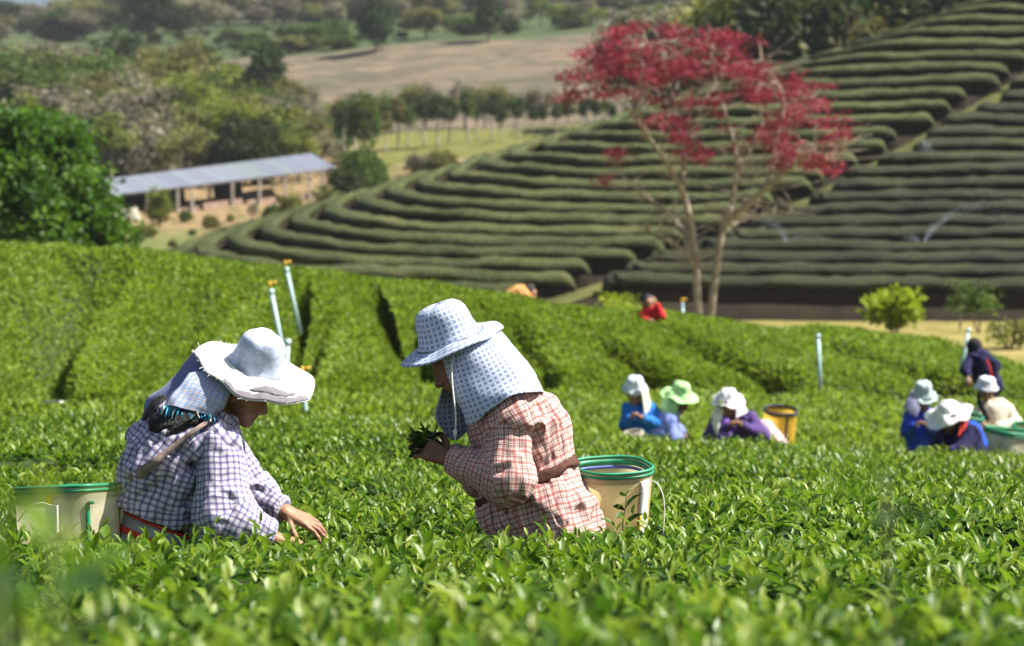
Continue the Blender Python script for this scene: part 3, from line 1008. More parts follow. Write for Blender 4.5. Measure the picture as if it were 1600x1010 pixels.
tree('dark_tree', 180, 275, 55, 'loose', 'dark', 'dark ragged tree topping the wood on the left', wide=0.9)
tree('dark_tree', 418, 262, 62, 'tall', 'dark', 'narrow dark tree against the left edge of the brown field', wide=1.2)
tree('dark_tree', 300, 280, 70, 'round', 'olive', 'olive tree topping the wood between the two dark trees', wide=0.8)
# row with pale trunks below the brown field
wood(22, 528, 985, 214, 222, [(528, 165), (600, 168), (700, 150), (800, 155), (985, 160)], ['tall'], ['mid', 'dark', 'olive', 'dark'], 'the pale-trunked row', 'row of pale-trunked trees', 9, (0.8, 1.05), 'pale_bark', 'pale_trunk_tree')
wood(16, 520, 960, 236, 246, [(520, 160), (700, 140), (960, 150)], ['round', 'loose'], ['olive', 'dark', 'mid', 'grey'], 'the line behind the pale trunks', 'trees behind the pale row', 10, (0.8, 1.1))
tree('green_tree', 568, 208, 150, 'round', 'mid', 'fresh green tree at the left end of the pale-trunked row', wide=0.85)
# wood behind the tea hill on the right
wood(14, 960, 1660, 205, 235, [(960, 40), (1150, 20), (1300, -10), (1600, -60)], ['round', 'wide', 'loose'], ['dark', 'mid', 'grey', 'olive'], 'the wood behind the tea hill', 'wood behind the tea hill', 12, (1.2, 1.7))
tree('dark_tree', 1232, 172, -45, 'wide', 'dark', 'big dark broad tree behind the red crown', wide=0.85)
tree('dark_tree', 1320, 168, -20, 'round', 'dark', 'dark tree right of the big broad one behind the tea hill', wide=0.9)
tree('green_tree', 1140, 180, -10, 'round', 'yellow', 'yellow-green tree showing above the top of the red crown', wide=0.8)
tree('green_tree', 1385, 165, 40, 'bush', 'olive', 'low olive tree on the crest above the tea hedges', wide=0.7)
tree('dark_tree', 1500, 170, -60, 'wide', 'dark', 'dark broad tree at the top right corner', wide=0.9)
tree('grey_tree', 1440, 178, -30, 'loose', 'grey', 'grey thin tree between the dark trees at upper right', wide=0.9)
# big leafy tree on the left
def big_tree():
    rng = np.random.default_rng(5)
    D = 64.0
    b = P(60, 440, D)
    b[2] = float(ground_z(np.array(b[0]), np.array(D)))
    r = root('leafy_tree', b, 'big dense leafy green tree at the left edge beyond the field', 'tree')
    lst = []
    for (px, py, rx, rz, n) in [(45, 255, 1.15, 1.2, 70), (95, 290, 1.2, 1.3, 70), (10, 300, 1.4, 1.6, 80), (125, 345, 0.95, 1.0, 50), (60, 360, 1.7, 1.3, 80), (-40, 330, 1.3, 1.6, 50), (150, 390, 0.8, 0.9, 30), (100, 215, 0.5, 0.45, 16), (25, 205, 0.6, 0.5, 18)]:
        c = P(px, py, D + rng.uniform(-.7, .7))
        V, F, A, pts = crown(rng, 0, rx, rz, n, 34, 0.42, 0.22, 0.5)
        lst.append((V + c, F, A))
    V, F, A = merge(lst)
    part('crown', V, F, M['fol_mid2'], r, False, {'var': A})
    mb = MB()
    for (px, py) in [(45, 255), (95, 290), (10, 300), (125, 345), (60, 300)]:
        e = P(px, py, D)
        mb.add(*tube(catmull([b + (0, 0, -.3), b * 0.6 + e * 0.4 + (0.1, 0, 0), e], 8), [0.2, 0.05], 7))
    part('trunk', *mb.get(), M['bark'], r)
M['fol_mid2'] = m_leaf('foliage_leafy', [(0.0, (0.02, 0.055, 0.008)), (0.5, (0.055, 0.13, 0.012)), (1.0, (0.13, 0.24, 0.02))], 0.35, 0.5, 0.3)
big_tree()

# shrubs round the shed and along the bank
for (px, D, pt, kind, lf, lab, wd) in [
    (250, 140, 300, 'oval', 'yellow', 'tall yellow-green bush in front of the left end of the shed', 1.2),
    (565, 160, 238, 'bush', 'mid', 'green bush at the right end of the shed', 0.95),
    (540, 152, 268, 'bush', 'dark', 'dark low bush below the right end of the shed', 0.9),
    (455, 145, 308, 'bush', 'yellow', 'yellow-green bush on the orange bank below the shed', 1.0),
    (425, 143, 322, 'bush', 'mid', 'green bush on the orange bank left of the yellow-green one', 1.0),
    (395, 147, 318, 'loose', 'grey', 'thin greyish bush in the middle of the orange bank', 0.9),
    (330, 138, 338, 'bush', 'olive', 'olive bush on the bank right of the tall yellow-green bush', 1.2),
    (300, 130, 362, 'bush', 'mid', 'low green bush at the foot of the orange bank', 1.2),
    (215, 118, 362, 'bush', 'mid', 'green bush beside the big leafy tree', 1.1),
    (270, 112, 378, 'bush', 'olive', 'low olive bush at the left foot of the tea hill', 1.3),
    (200, 150, 345, 'bush', 'grey', 'dry grey bush under the left end of the shed', 1.0),
    (360, 150, 335, 'bush', 'yellow', 'small yellow-green bush under the middle of the shed', 1.0),
    (690, 186, 238, 'bush', 'olive', 'low dark bush on the orange lane behind the tea hill', 1.3),
    (655, 190, 242, 'bush', 'grey', 'low dry bush on the lane left of the dark one', 1.3),
    (510, 146, 298, 'bush', 'olive', 'olive bush on the bank beneath the shed corner', 0.9),
    (230, 128, 352, 'bush', 'yellow', 'broad yellow-green bush low beside the leafy tree', 1.5),
    (375, 134, 352, 'bush', 'mid', 'broad green bush low on the bank above the curved hedges', 1.5),
    (470, 138, 330, 'bush', 'olive', 'broad olive bush at the upper end of the orange bank', 1.4),
    (290, 150, 330, 'bush', 'mid', 'green bush close under the shed posts on the left', 1.2),
    (325, 126, 372, 'bush', 'grey', 'dry grey bush at the tips of the lowest curved hedges', 1.5)]:
    tree('shrub', px, D, pt, kind, lf, lab, 'shrubs round the shed', 'bush', wide=wd)

def small_bush(px, py0, py1, D, rx, lf, label, n, leaf, name='shrub', flat=0.7):
    rng = np.random.default_rng(int(px))
    b = P(px, py0, D)
    b[2] = float(ground_z(np.array(b[0]), np.array(D)))
    tp = P(px, py1, D)[2]
    H = tp - b[2]
    r = root(name, b, label, 'bush')
    V, F, A, pts = crown(rng, H * 0.62, rx, H * 0.36, n, 26, 0.24, leaf, 0.35, flat=flat)
    part('crown', V + b, F, M['fol_' + lf], r, False, {'var': A})
    mb = MB()
    for q in range(4):
        e = b + pts[(q * 3) % len(pts)] * 0.8
        mb.add(*tube(catmull([b + (0, 0, -.1), (b + e) / 2 + (0, 0, -.05), e], 6), [0.03, 0.012], 6))
    part('trunk', *mb.get(), M['bark'], r)
small_bush(1397, 525, 460, 62, 0.58, 'bright', 'round bright lime-green bush at the edge of the grass strip', 80, 0.17)
small_bush(1530, 520, 452, 66, 0.65, 'mid', 'open straggly green shrub before the dark bank on the right', 16, 0.15)
small_bush(1575, 545, 505, 55, 0.5, 'olive', 'low olive shrub at the right edge beside the grass strip', 18, 0.14)
small_bush(965, 490, 462, 70, 0.6, 'bright', 'small yellowish weed clump at the foot of the dark bank', 14, 0.12)
small_bush(1500, 500, 440, 70, 0.25, 'mid', 'thin leaning sapling in front of the dark bank', 8, 0.13)

# ------------------------------------------------------------------ red-leaved tree
def red_tree():
    rng = np.random.default_rng(21)
    D = 80.0
    b = P(1100, 502, D)
    b[2] = float(ground_z(np.array(b[0]), np.array(D)))
    r = root('red_tree', b, 'tall twin-trunked tree with spreading crimson crown before the tea hill', 'tree')
    def br(pts, rad, name, n=14, k=8):
        c = catmull([P(px, py, D + dy) for px, py, dy in pts], n)
        o = part(name, *tube(c, np.array(rad) * D / FP, k), M['red_bark'], r)
        return c
    L = []
    L.append(br([(1091, 512, 0), (1089, 455, 0), (1086, 400, .1), (1077, 340, .1), (1066, 292, 0)], [6.8, 6, 5.4, 5], 'trunk', 20))
    L.append(br([(1108, 512, .3), (1115, 455, .2), (1123, 395, .2), (1130, 355, .2), (1143, 322, .2)], [6.8, 6, 5.6, 5], 'trunk', 20))
    for pts, rad in [
        ([(1066, 292, 0), (1068, 250, .2), (1060, 190, .4), (1040, 110, .6), (1032, 70, .6)], [5, 3.5, 2, 1]),
        ([(1070, 310, 0), (1050, 268, -.5), (1018, 220, -1), (975, 165, -1.4), (920, 115, -1.6)], [5, 3.5, 2, 1]),
        ([(1083, 385, 0), (1062, 352, .5), (1030, 322, 1), (1000, 300, 1.3), (960, 262, 1.5)], [4, 3, 2, .8]),
        ([(1143, 322, .2), (1148, 285, .3), (1150, 235, .5), (1128, 160, .8), (1110, 80, 1)], [4.5, 3, 2, 1]),
        ([(1136, 345, .2), (1165, 322, -.3), (1195, 296, -.7), (1228, 268, -1), (1275, 230, -1.3)], [6, 5.5, 4.5, 2]),
        ([(1195, 296, -.7), (1205, 260, -.7), (1215, 210, -.8), (1225, 150, -.8), (1190, 95, -.6)], [4, 3, 2, 1]),
        ([(1228, 268, -1), (1255, 250, -.6), (1290, 248, -.2), (1318, 222, .2)], [3, 2, 1]),
        ([(1148, 285, .3), (1170, 240, 1), (1200, 180, 1.6), (1262, 150, 2)], [3, 2.2, 1]),
        ([(1060, 215, .4), (1085, 200, .9), (1105, 150, 1.5), (1150, 110, 2)], [2.5, 1.8, 1]),
        ([(1018, 220, -1), (1000, 180, -1.5), (1000, 120, -2), (1010, 70, -2)], [2.5, 1.6, 1]),
        ([(1130, 365, .2), (1160, 345, .8), (1200, 335, 1.3), (1240, 330, 1.5)], [2, 1.4, .7]),
        ([(1088, 420, 0), (1070, 395, -.3), (1045, 375, -.5), (1010, 360, -.6)], [2, 1.2, .6])]:
        L.append(br(pts, rad, 'limb', 14, 7))
    LP = np.concatenate(L[2:])
    cl = [(1040, 62, 120, 24, 44), (1140, 72, 50, 20, 18), (940, 82, 45, 16, 14), (915, 112, 42, 20, 16), (985, 108, 70, 20, 22), (888, 150, 22, 9, 6), (955, 147, 42, 10, 9), (1040, 112, 70, 24, 22),
          (1105, 100, 60, 22, 18), (1165, 112, 40, 16, 12), (1212, 132, 56, 24, 22), (1268, 150, 40, 20, 15), (1245, 182, 45, 12, 11), (1165, 150, 55, 12, 10), (1050, 156, 55, 10, 8), (1072, 220, 27, 24, 14),
          (1040, 190, 36, 12, 10), (1090, 243, 15, 12, 6), (1203, 208, 34, 13, 9), (1222, 226, 30, 9, 6), (1268, 240, 42, 18, 16), (1312, 214, 20, 10, 6), (1292, 264, 26, 9, 5), (968, 240, 18, 9, 5), (1235, 256, 30, 9, 6),
          (1120, 180, 60, 20, 2), (945, 285, 20, 8, 2), (1160, 215, 40, 20, 3), (1300, 190, 20, 14, 5)]
    lst, tw = [], MB()
    for (cx, cy_, rx, ry, n) in cl:
        for q in range(n):
            a_, rr = rng.random() * 6.28, math.sqrt(rng.random())
            px, py = cx + rx * rr * math.cos(a_), cy_ + ry * rr * math.sin(a_)
            dep = rng.uniform(-2.2, 2.2) * min(1.0, rx / 60 + .3)
            j = np.argmin(np.hypot(LP[:, 0] - (px - 800) / FP * D, LP[:, 2] - P(px, py, D)[2]))
            c = P(px, py, D + LP[j, 1] * 0.4 - D * 0.4 + dep)
            m = 34
            o = rng.normal(size=(m, 3)) * np.array([0.20, 0.22, 0.10])
            pos = c + o
            ln = 0.09 + 0.11 * rng.random(m)
            lst.append(leaves_np(pos, rng.random(m) * 6.28, rng.normal(size=m) * .5, ln, ln * .62, np.clip(rng.random() * .5 + rng.random(m) * .5, 0, 1), 1, rng.random(m) * 6.28))
            if q % 2 == 0:
                a3 = LP[j]
                tw.add(*tube(catmull([a3, (a3 + c) / 2 + rng.normal(size=3) * .12, c], 5), [0.028, 0.01], 4))
    for q in range(420):
        a3 = LP[rng.integers(0, len(LP))]
        dv = np.array([rng.normal() * 0.9, rng.normal() * 0.6, rng.random() * 0.9 - 0.1])
        tw.add(*tube(catmull([a3, a3 + dv * .5 + rng.normal(size=3) * .1, a3 + dv], 5), [0.022, 0.007], 4))
    V, F, A = merge(lst)
    m = m_leaf('crimson', [(0.0, (0.13, 0.014, 0.032)), (0.5, (0.27, 0.026, 0.062)), (1.0, (0.43, 0.08, 0.125))], 0.30, 0.6, 0.2, tcol=1.0)
    part('crown', V, F, m, r, False, {'var': A})
    part('twigs', *tw.get(), M['red_bark'], r)
red_tree()

# ------------------------------------------------------------------ long open shed
def shed():
    Dl, Dr = 166.0, 176.0
    e0, e1 = P(150, 309, Dl), P(527, 263, Dr)
    g0, g1 = P(108, 288, Dl + 5), P(486, 240, Dr + 5)
    b0, b1 = g0 * 2 - e0 + (0, 0, -2.4), g1 * 2 - e1 + (0, 0, -2.4)
    r = root('long_shed', (e0 + e1) / 2 - (0, 0, 3.2), 'long open shed with pale blue metal roof at the edge of the wood', 'shed')
    t = NT('roof_metal')
    oi = t.n('ShaderNodeObjectInfo')
    c = t.ramp(oi.outputs['Random'], [(0.0, (0.19, 0.21, 0.27)), (0.4, (0.24, 0.26, 0.32)), (0.8, (0.27, 0.29, 0.34)), (0.95, (0.21, 0.27, 0.25))])
    c = t.mix(t.math('MULTIPLY', t.noise(0.8, 4.0), 0.25), c, (0.22, 0.23, 0.26))
    m = t.fin(c, 0.45, 0.4)
    n = 18
    for i in range(n):
        for (a0, a1, c0, c1) in ((e0, e1, g0, g1), (g0, g1, b0, b1)):
            t0, t1 = i / n + .0008, (i + 1) / n - .0008
            q = [a0 + (a1 - a0) * t0, a0 + (a1 - a0) * t1, c0 + (c1 - c0) * t1, c0 + (c1 - c0) * t0]
            nn = unit(np.cross(q[1] - q[0], q[3] - q[0])) * 0.05
            # ribbed sheet
            us = np.linspace(0, 1, 13)
            rib = np.where(np.arange(13) % 3 == 1, 1.0, 0.0)
            lo_ = np.array([q[0] + (q[1] - q[0]) * u + nn * rb for u, rb in zip(us, rib)])
            hi_ = np.array([q[3] + (q[2] - q[3]) * u + nn * rb for u, rb in zip(us, rib)])
            part('roof_sheet', np.stack([lo_, hi_]), gridF(2, 13), m, r, False, solid=0.02)
    wood_m = m_plain('shed_wood', (0.24, 0.19, 0.15), 0.3, 2)
    pale = m_plain('shed_post', (0.52, 0.48, 0.42), 0.2, 2)
    dark = m_plain('shed_board', (0.055, 0.045, 0.042), 0.4, 1.2)
    ex = unit(e1 - e0); ey = unit(np.cross(EZ, ex)); ez = np.cross(ex, ey)
    Ln = np.linalg.norm(e1 - e0)
    for px in (180, 228, 274, 296, 359, 402, 443, 482, 505, 523):
        t_ = (px - 150) / 377
        for (a0, a1, hh) in ((e0, e1, 2.1), (b0, b1, 2.1)):
            p = a0 + (a1 - a0) * t_
            off = ey * (0.15 if a0 is e0 else -0.15)
            part('post', *boxV(p + off - EZ * (hh / 2 + .05), EX, EY, EZ, .09, .09, hh / 2), pale, r, False)
    for t0, t1, hgt in ((0.25, 0.42, .55), (0.44, .60, .7), (.62, .74, .5), (.78, .98, .45)):
        a, b_ = e0 + (e1 - e0) * t0, e0 + (e1 - e0) * t1
        c_ = (a + b_) / 2 + ey * 0.6 - EZ * (2.1 - hgt / 2)
        part('counter', *boxV(c_, ex, ey, ez, np.linalg.norm(b_ - a) / 2, .35, hgt / 2), m_plain('counter', (0.34, 0.23, 0.18), .3, 1.5), r, False)
    for t0, t1 in ((.30, .44), (.46, .56), (.68, .80)):
        a, b_ = b0 + (b1 - b0) * t0, b0 + (b1 - b0) * t1
        part('back_wall', *boxV((a + b_) / 2 - ey * .4 - EZ * 1.0, ex, ey, ez, np.linalg.norm(b_ - a) / 2, .05, 1.0), dark, r, False)
    fl = (e0 + e1 + b0 + b1) / 4 - EZ * 2.45
    fl[2] = ((e0 + e1) / 2)[2] - 2.45
    part('floor', *boxV(fl, ex, ey, ez, Ln / 2, 5.0, .25), m_plain('shed_floor', (0.40, 0.30, 0.21), .2, .6), r, False)
    part('beam', *tube([e0 - EZ * .06 + ey * .1, e1 - EZ * .06 + ey * .1], .07, 6), wood_m, r)
    # earth under the shed keeps it grounded
    c0, c1 = e0 - EZ * 2.6 - ey * 1.5, e1 - EZ * 2.6 - ey * 1.5
    xs = np.linspace(-.05, 1.08, 40)
    rows = []
    for dy, dz in ((-24, -9.5), (-14, -5.6), (-6, -2.2), (-1.5, -.3), (0, 0), (10, .1), (18, -.4)):
        rows.append([c0 + (c1 - c0) * x + ey * dy + EZ * dz for x in xs])
    V = np.array(rows)
    V[..., 2] += noise2(V[..., 0], V[..., 1], 4.0) * .35 + noise2(V[..., 0], V[..., 1], 1.2, 4) * .12
    t = NT('orange_earth')
    nz = t.noise(0.45, 5.0)
    c = t.ramp(nz, [(0.38, (0.10, 0.11, 0.035)), (0.5, (0.27, 0.18, 0.10)), (0.75, (0.36, 0.25, 0.15))])
    top('earth_bank', V, gridF(len(rows), len(xs)), t.fin(c, .95, .1), kind='structure')
    # pale tarpaulin heap
    rng = np.random.default_rng(2)
    cc = P(196, 333, 158.0)
    u = np.linspace(0, 1, 14); v = np.linspace(-1, 1, 10)
    U, W_ = np.meshgrid(u, v, indexing='ij')
    X = cc[0] + (U - .5) * 2.2; Y = cc[1] + W_ * .6
    Z = cc[2] - .9 + 1.25 * np.sqrt(np.clip(1 - W_ ** 2, 0, 1)) * (0.75 + .35 * U) * np.clip(np.minimum(U, 1 - U) * 8, .05, 1) + .08 * noise2(X, Y, .3)
    top('tarpaulin_heap', np.stack([X, Y, Z], -1), gridF(14, 10), m_plain('tarpaulin', (0.36, 0.33, 0.26), .15, 3), 'pale tarpaulin over a heap below the left end of the long shed', 'tarpaulin')
shed()

# ------------------------------------------------------------------ bodies and clothes as distance fields
def smin(a, b, k):
    h = np.maximum(k - np.abs(a - b), 0) / k
    return np.minimum(a, b) - h * h * k * 0.25

class Field:
    def __init__(s):
        s.pr = []
        s.cut = []
        s.sub = []
        s.fold = None
    def cap(s, a, b, ra, rb=None, k=0.02, sy=1.0):
        s.pr.append((np.asarray(a, np.float32), np.asarray(b, np.float32), ra, ra if rb is None else rb, k, sy))
        return s
    def ball(s, a, r, k=0.02, sy=1.0):
        return s.cap(a, np.asarray(a, float) + (0, 0, 1e-4), r, r, k, sy)
    def chain(s, pts, rs, k=0.03, sy=1.0):
        for i in range(len(pts) - 1):
            s.cap(pts[i], pts[i + 1], rs[i], rs[i + 1], k, sy)
        return s
    def plane(s, p, n):
        s.cut.append((np.asarray(p, np.float32), unit(n).astype(np.float32)))
        return s
    def raw(s, p):
        d = None
        for a, b, ra, rb, k, sy in s.pr:
            q = p - a
            ab = b - a
            if sy != 1.0:
                q = q * np.array([1, 1 / sy, 1], np.float32)
                ab = ab * np.array([1, 1 / sy, 1], np.float32)
            t = np.clip(q @ ab / max(float(ab @ ab), 1e-9), 0, 1)
            e = np.linalg.norm(q - t[:, None] * ab, axis=1) - (ra + (rb - ra) * t)
            d = e if d is None else smin(d, e, k)
        return d
    def __call__(s, p):
        p = np.asarray(p, np.float32)
        d = s.raw(p)
        for a, r, k in s.sub:
            e = r - np.linalg.norm(p - np.asarray(a, np.float32), axis=1)
            d = -smin(-d, -e, k)
        if s.fold is not None:
            d = d + s.fold(p)
        for a, n in s.cut:
            d = np.maximum(d, (p - a) @ n)
        return d
    def bounds(s, pad=0.05):
        lo = np.min([np.minimum(a, b) - max(ra, rb) * max(sy, 1) for a, b, ra, rb, k, sy in s.pr], axis=0)
        hi = np.max([np.maximum(a, b) + max(ra, rb) * max(sy, 1) for a, b, ra, rb, k, sy in s.pr], axis=0)
        return lo - pad, hi + pad

def nets(vol, lo, h):
    s = vol < 0
    nx, ny, nz = vol.shape
    c = np.zeros((nx - 1, ny - 1, nz - 1), np.int8)
    for i in (0, 1):
        for j in (0, 1):
            for k in (0, 1):
                c += s[i:nx - 1 + i, j:ny - 1 + j, k:nz - 1 + k]
    I = np.argwhere((c > 0) & (c < 8))
    idx = np.full(c.shape, -1, np.int32)
    idx[I[:, 0], I[:, 1], I[:, 2]] = np.arange(len(I))
    corner = np.array([[i, j, k] for i in (0, 1) for j in (0, 1) for k in (0, 1)])
    vals = np.stack([vol[I[:, 0] + a, I[:, 1] + b, I[:, 2] + d] for a, b, d in corner], -1)
    acc = np.zeros((len(I), 3)); cnt = np.zeros(len(I))
    for a in range(8):
        for b in range(a + 1, 8):
            if np.abs(corner[a] - corner[b]).sum() != 1:
                continue
            va, vb = vals[:, a], vals[:, b]
            m = (va < 0) != (vb < 0)
            t = np.where(m, va / np.where(m, va - vb, 1), 0)
            acc += np.where(m[:, None], corner[a] + t[:, None] * (corner[b] - corner[a]), 0)
            cnt += m
    V = lo + h * (I + acc / cnt[:, None])
    Q = []
    for ax in range(3):
        o1, o2 = [(1, 2), (2, 0), (0, 1)][ax]
        sl0 = [slice(None)] * 3; sl1 = [slice(None)] * 3
        sl0[ax] = slice(0, -1); sl1[ax] = slice(1, None)
        a, b = s[tuple(sl0)], s[tuple(sl1)]
        E = np.argwhere(a != b)
        E = E[(E[:, o1] > 0) & (E[:, o2] > 0) & (E[:, o1] < vol.shape[o1] - 1) & (E[:, o2] < vol.shape[o2] - 1)]
        inside = s[E[:, 0], E[:, 1], E[:, 2]]
        def cell(d1, d2):
            q = E.copy(); q[:, o1] -= d1; q[:, o2] -= d2
            return idx[q[:, 0], q[:, 1], q[:, 2]]
        q = np.stack([cell(1, 1), cell(0, 1), cell(0, 0), cell(1, 0)], -1)
        q[~inside] = q[~inside][:, ::-1]
        Q.append(q)
    Q = np.concatenate(Q)
    return V, Q[(Q >= 0).all(1)]

def mesh_field(f, h, pad=0.05):
    lo, hi = f.bounds(pad)
    B = 8
    nb = np.ceil((hi - lo) / (h * B)).astype(int) + 1
    ax = [lo[i] + h * B * (np.arange(nb[i]) + 0.5) - h * 0.5 for i in range(3)]
    C = np.stack(np.meshgrid(*ax, indexing='ij'), -1).reshape(-1, 3).astype(np.float32)
    dc = f(C)
    vol = np.repeat(np.repeat(np.repeat(dc.reshape(nb), B, 0), B, 1), B, 2).astype(np.float32)
    fl = np.argwhere(np.abs(dc.reshape(nb)) < h * B * 1.5 + 0.01)
    off = np.stack(np.meshgrid(*[np.arange(B)] * 3, indexing='ij'), -1).reshape(-1, 3)
    for c0 in range(0, len(fl), 300):
        g = (fl[c0:c0 + 300, None] * B + off[None]).reshape(-1, 3)
        vol[g[:, 0], g[:, 1], g[:, 2]] = f((lo + h * g).astype(np.float32))
    return nets(vol, lo, h)

def fold_noise(amp, scale, axis=None, stretch=3.0, seed=0.0, ridged=True):
    """wrinkles running along axis"""
    ax = None if axis is None else unit(axis).astype(np.float32)
    def f(p):
        q = p
        if ax is not None:
            q = p - (p @ ax)[:, None] * ax * (1 - 1 / stretch)
        w_ = noise3(p / (scale * 2.5) + seed + 5)
        n = noise3(q / scale + seed + w_[:, None] * 0.5)
        if ridged:
            n = 1.1 - 2 * np.sqrt(n * n + 0.035)
        return -amp * n
    return f

def add_fold(*fs):
    return lambda p: sum(f(p) for f in fs)

def uv_axis(V, pts, side, scale_r):
    """cloth coordinates: along a chain of points and round it (seam on the far side)"""
    pts = np.asarray(pts, float)
    best = np.full(len(V), 1e9)
    U = np.zeros(len(V)); W = np.zeros(len(V))
    L = 0.0
    for i in range(len(pts) - 1):
        a, b = pts[i], pts[i + 1]
        ab = b - a
        ln = np.linalg.norm(ab)
        t = (V - a) @ ab / ln ** 2
        tc = np.clip(t, 0 if i else -1, 1 if i < len(pts) - 2 else 2)
        q = V - (a + tc[:, None] * ab)
        d = np.linalg.norm(q, axis=1)
        m = d < best
        e1 = unit(side - ab / ln * np.dot(side, ab / ln))
        e2 = np.cross(ab / ln, e1)
        ang = np.arctan2(q @ e2, q @ e1)
        U = np.where(m, L + t * ln, U); W = np.where(m, ang * scale_r, W)
        best = np.minimum(best, d)
        L += ln
    U = U + 0.006 * noise3(V / 0.055) + 0.002 * noise3(V / 0.02 + 3)
    W = W + 0.006 * noise3(V / 0.055 + 11) + 0.002 * noise3(V / 0.02 + 7)
    return np.stack([U, W, 0 * U], -1)

# ------------------------------------------------------------------ cloth materials
def cloth_uv(t):
    at = t.n('ShaderNodeAttribute', attribute_name='cuv')
    sx = t.n('ShaderNodeSeparateXYZ', {0: at.outputs['Vector']})
    return sx.outputs[0], sx.outputs[1], at.outputs['Vector']

def m_plaid(name, period, base, bands_u, bands_v, wear=0.12):
    t = NT(name)
    u, v, uv = cloth_uv(t)
    def band(x, bands):
        fr = t.math('FRACT', t.math('DIVIDE', x, period))
        st = []
        for p0, p1, c in bands:
            st += [(p0, c), (p1, (1, 1, 1))]
        st = [(0.0, (1, 1, 1))] + st if st[0][0] > 0 else st
        return t.ramp(fr, st, 'CONSTANT')
    c = t.mix(1.0, band(u, bands_u), band(v, bands_v), 'MULTIPLY')
    c = t.mix(1.0, c, base, 'MULTIPLY')
    c = t.mix(t.math('MULTIPLY', t.noise(22.0, 4.0), wear), c, (0.75, 0.70, 0.66))
    wv = t.n('ShaderNodeTexNoise', {'Vector': uv, 'Scale': 500.0})
    t.bump(wv.outputs[0], 0.25, 0.002)
    t.bsdf.inputs['Sheen Weight'].default_value = 0.1
    return t.fin(c, 0.9, 0.15)

def m_tile(name, period, ground_c, ink, ink2):
    """small printed squares with dots between"""
    t = NT(name)
    u, v, uv = cloth_uv(t)
    def fr(x):
        return t.math('ABSOLUTE', t.math('ADD', t.math('FRACT', t.math('DIVIDE', x, period)), -0.5))
    a, b = fr(u), fr(v)
    m = t.math('MAXIMUM', a, b)
    mn = t.math('MINIMUM', a, b)
    ring = t.math('MULTIPLY', t.math('GREATER_THAN', m, 0.235), t.math('LESS_THAN', m, 0.31))
    inner = t.math('MULTIPLY', t.math('LESS_THAN', m, 0.235), t.math('LESS_THAN', mn, 0.05))
    patch = t.math('LESS_THAN', m, 0.235)
    dot = t.math('GREATER_THAN', mn, 0.415)
    c = t.mix(t.math('MULTIPLY', patch, 0.35), ground_c, ink2)
    c = t.mix(dot, c, ink2)
    c = t.mix(t.math('MAXIMUM', ring, inner), c, ink)
    c = t.mix(t.math('MULTIPLY', t.noise(30.0, 3.0), 0.16), c, (0.72, 0.76, 0.82))
    t.bump(t.noise(45.0, 4.0), 0.25, 0.004)
    return t.fin(c, 0.9, 0.15)

def m_cloth(name, c, var=0.18, scale=25.0, bump=0.35):
    t = NT(name)
    c = np.array(c)
    nz = t.noise(scale, 4.0)
    col = t.ramp(nz, [(0.3, c * (1 - var)), (0.7, np.minimum(c * (1 + var), 1))])
    t.bump(t.noise(scale * 2.2, 4.0), bump, 0.006)
    return t.fin(col, 0.9, 0.15)

M['skin'] = m_plain('skin', (0.30, 0.155, 0.09), 0.2, 40, 0.5, 0.35, 0.15)
M['skin_dark'] = m_plain('skin_dark', (0.20, 0.095, 0.055), 0.2, 40, 0.5, 0.35, 0.15)
M['hair'] = m_plain('hair', (0.012, 0.010, 0.010), 0.4, 60, 0.45, 0.4, 0.6)
M['shirt_red'] = m_plaid('shirt_red', 0.040, (0.66, 0.53, 0.48), [(0.0, 0.09, (0.26, 0.18, 0.20)), (0.16, 0.22, (0.72, 0.34, 0.34)), (0.40, 0.64, (0.66, 0.36, 0.35)), (0.80, 0.86, (0.72, 0.38, 0.38))],
                        [(0.0, 0.09, (0.32, 0.23, 0.24)), (0.18, 0.24, (0.74, 0.38, 0.38)), (0.40, 0.64, (0.70, 0.40, 0.39)), (0.80, 0.86, (0.74, 0.40, 0.40))], 0.12)
M['shirt_check'] = m_plaid('shirt_check', 0.0205, (0.56, 0.53, 0.62), [(0.0, 0.36, (0.36, 0.36, 0.54)), (0.40, 0.48, (0.85, 0.6, 0.62))], [(0.0, 0.36, (0.36, 0.36, 0.54)), (0.40, 0.48, (0.8, 0.72, 0.66))], 0.12)
M['print_blue'] = m_tile('print_blue', 0.0205, (0.52, 0.60, 0.73), (0.02, 0.05, 0.18), (0.17, 0.27, 0.52))
M['scarf_blue'] = m_plaid('scarf_blue', 0.016, (0.13, 0.19, 0.38), [(0.0, 0.22, (0.55, 0.6, 0.75)), (0.5, 0.72, (1.0, 0.80, 0.72))], [(0.0, 0.22, (0.5, 0.58, 0.75)), (0.5, 0.7, (1.0, 0.85, 0.8))], 0.12)
M['scarf_grey'] = m_plaid('scarf_grey', 0.020, (0.40, 0.46, 0.58), [(0.0, 0.28, (0.62, 0.75, 0.95)), (0.55, 0.7, (1.0, 0.72, 0.66))], [(0.0, 0.3, (0.55, 0.7, 0.95)), (0.55, 0.7, (1.0, 0.8, 0.75))], 0.2)
M['white_cloth'] = m_cloth('white_cloth', (0.80, 0.78, 0.75), 0.1, 14)
M['grey_lining'] = m_cloth('grey_lining', (0.17, 0.16, 0.18), 0.15, 40)
M['denim_fade'] = m_cloth('denim_fade', (0.46, 0.53, 0.67), 0.42, 20)
M['dark_trousers'] = m_cloth('dark_trousers', (0.035, 0.038, 0.05), 0.3)
M['brown_sash'] = m_cloth('brown_sash', (0.085, 0.04, 0.03), 0.35, 30)
M['strap'] = m_cloth('strap', (0.26, 0.19, 0.17), 0.35, 60)
M['grey_bag'] = m_cloth('grey_bag', (0.30, 0.31, 0.35), 0.2)
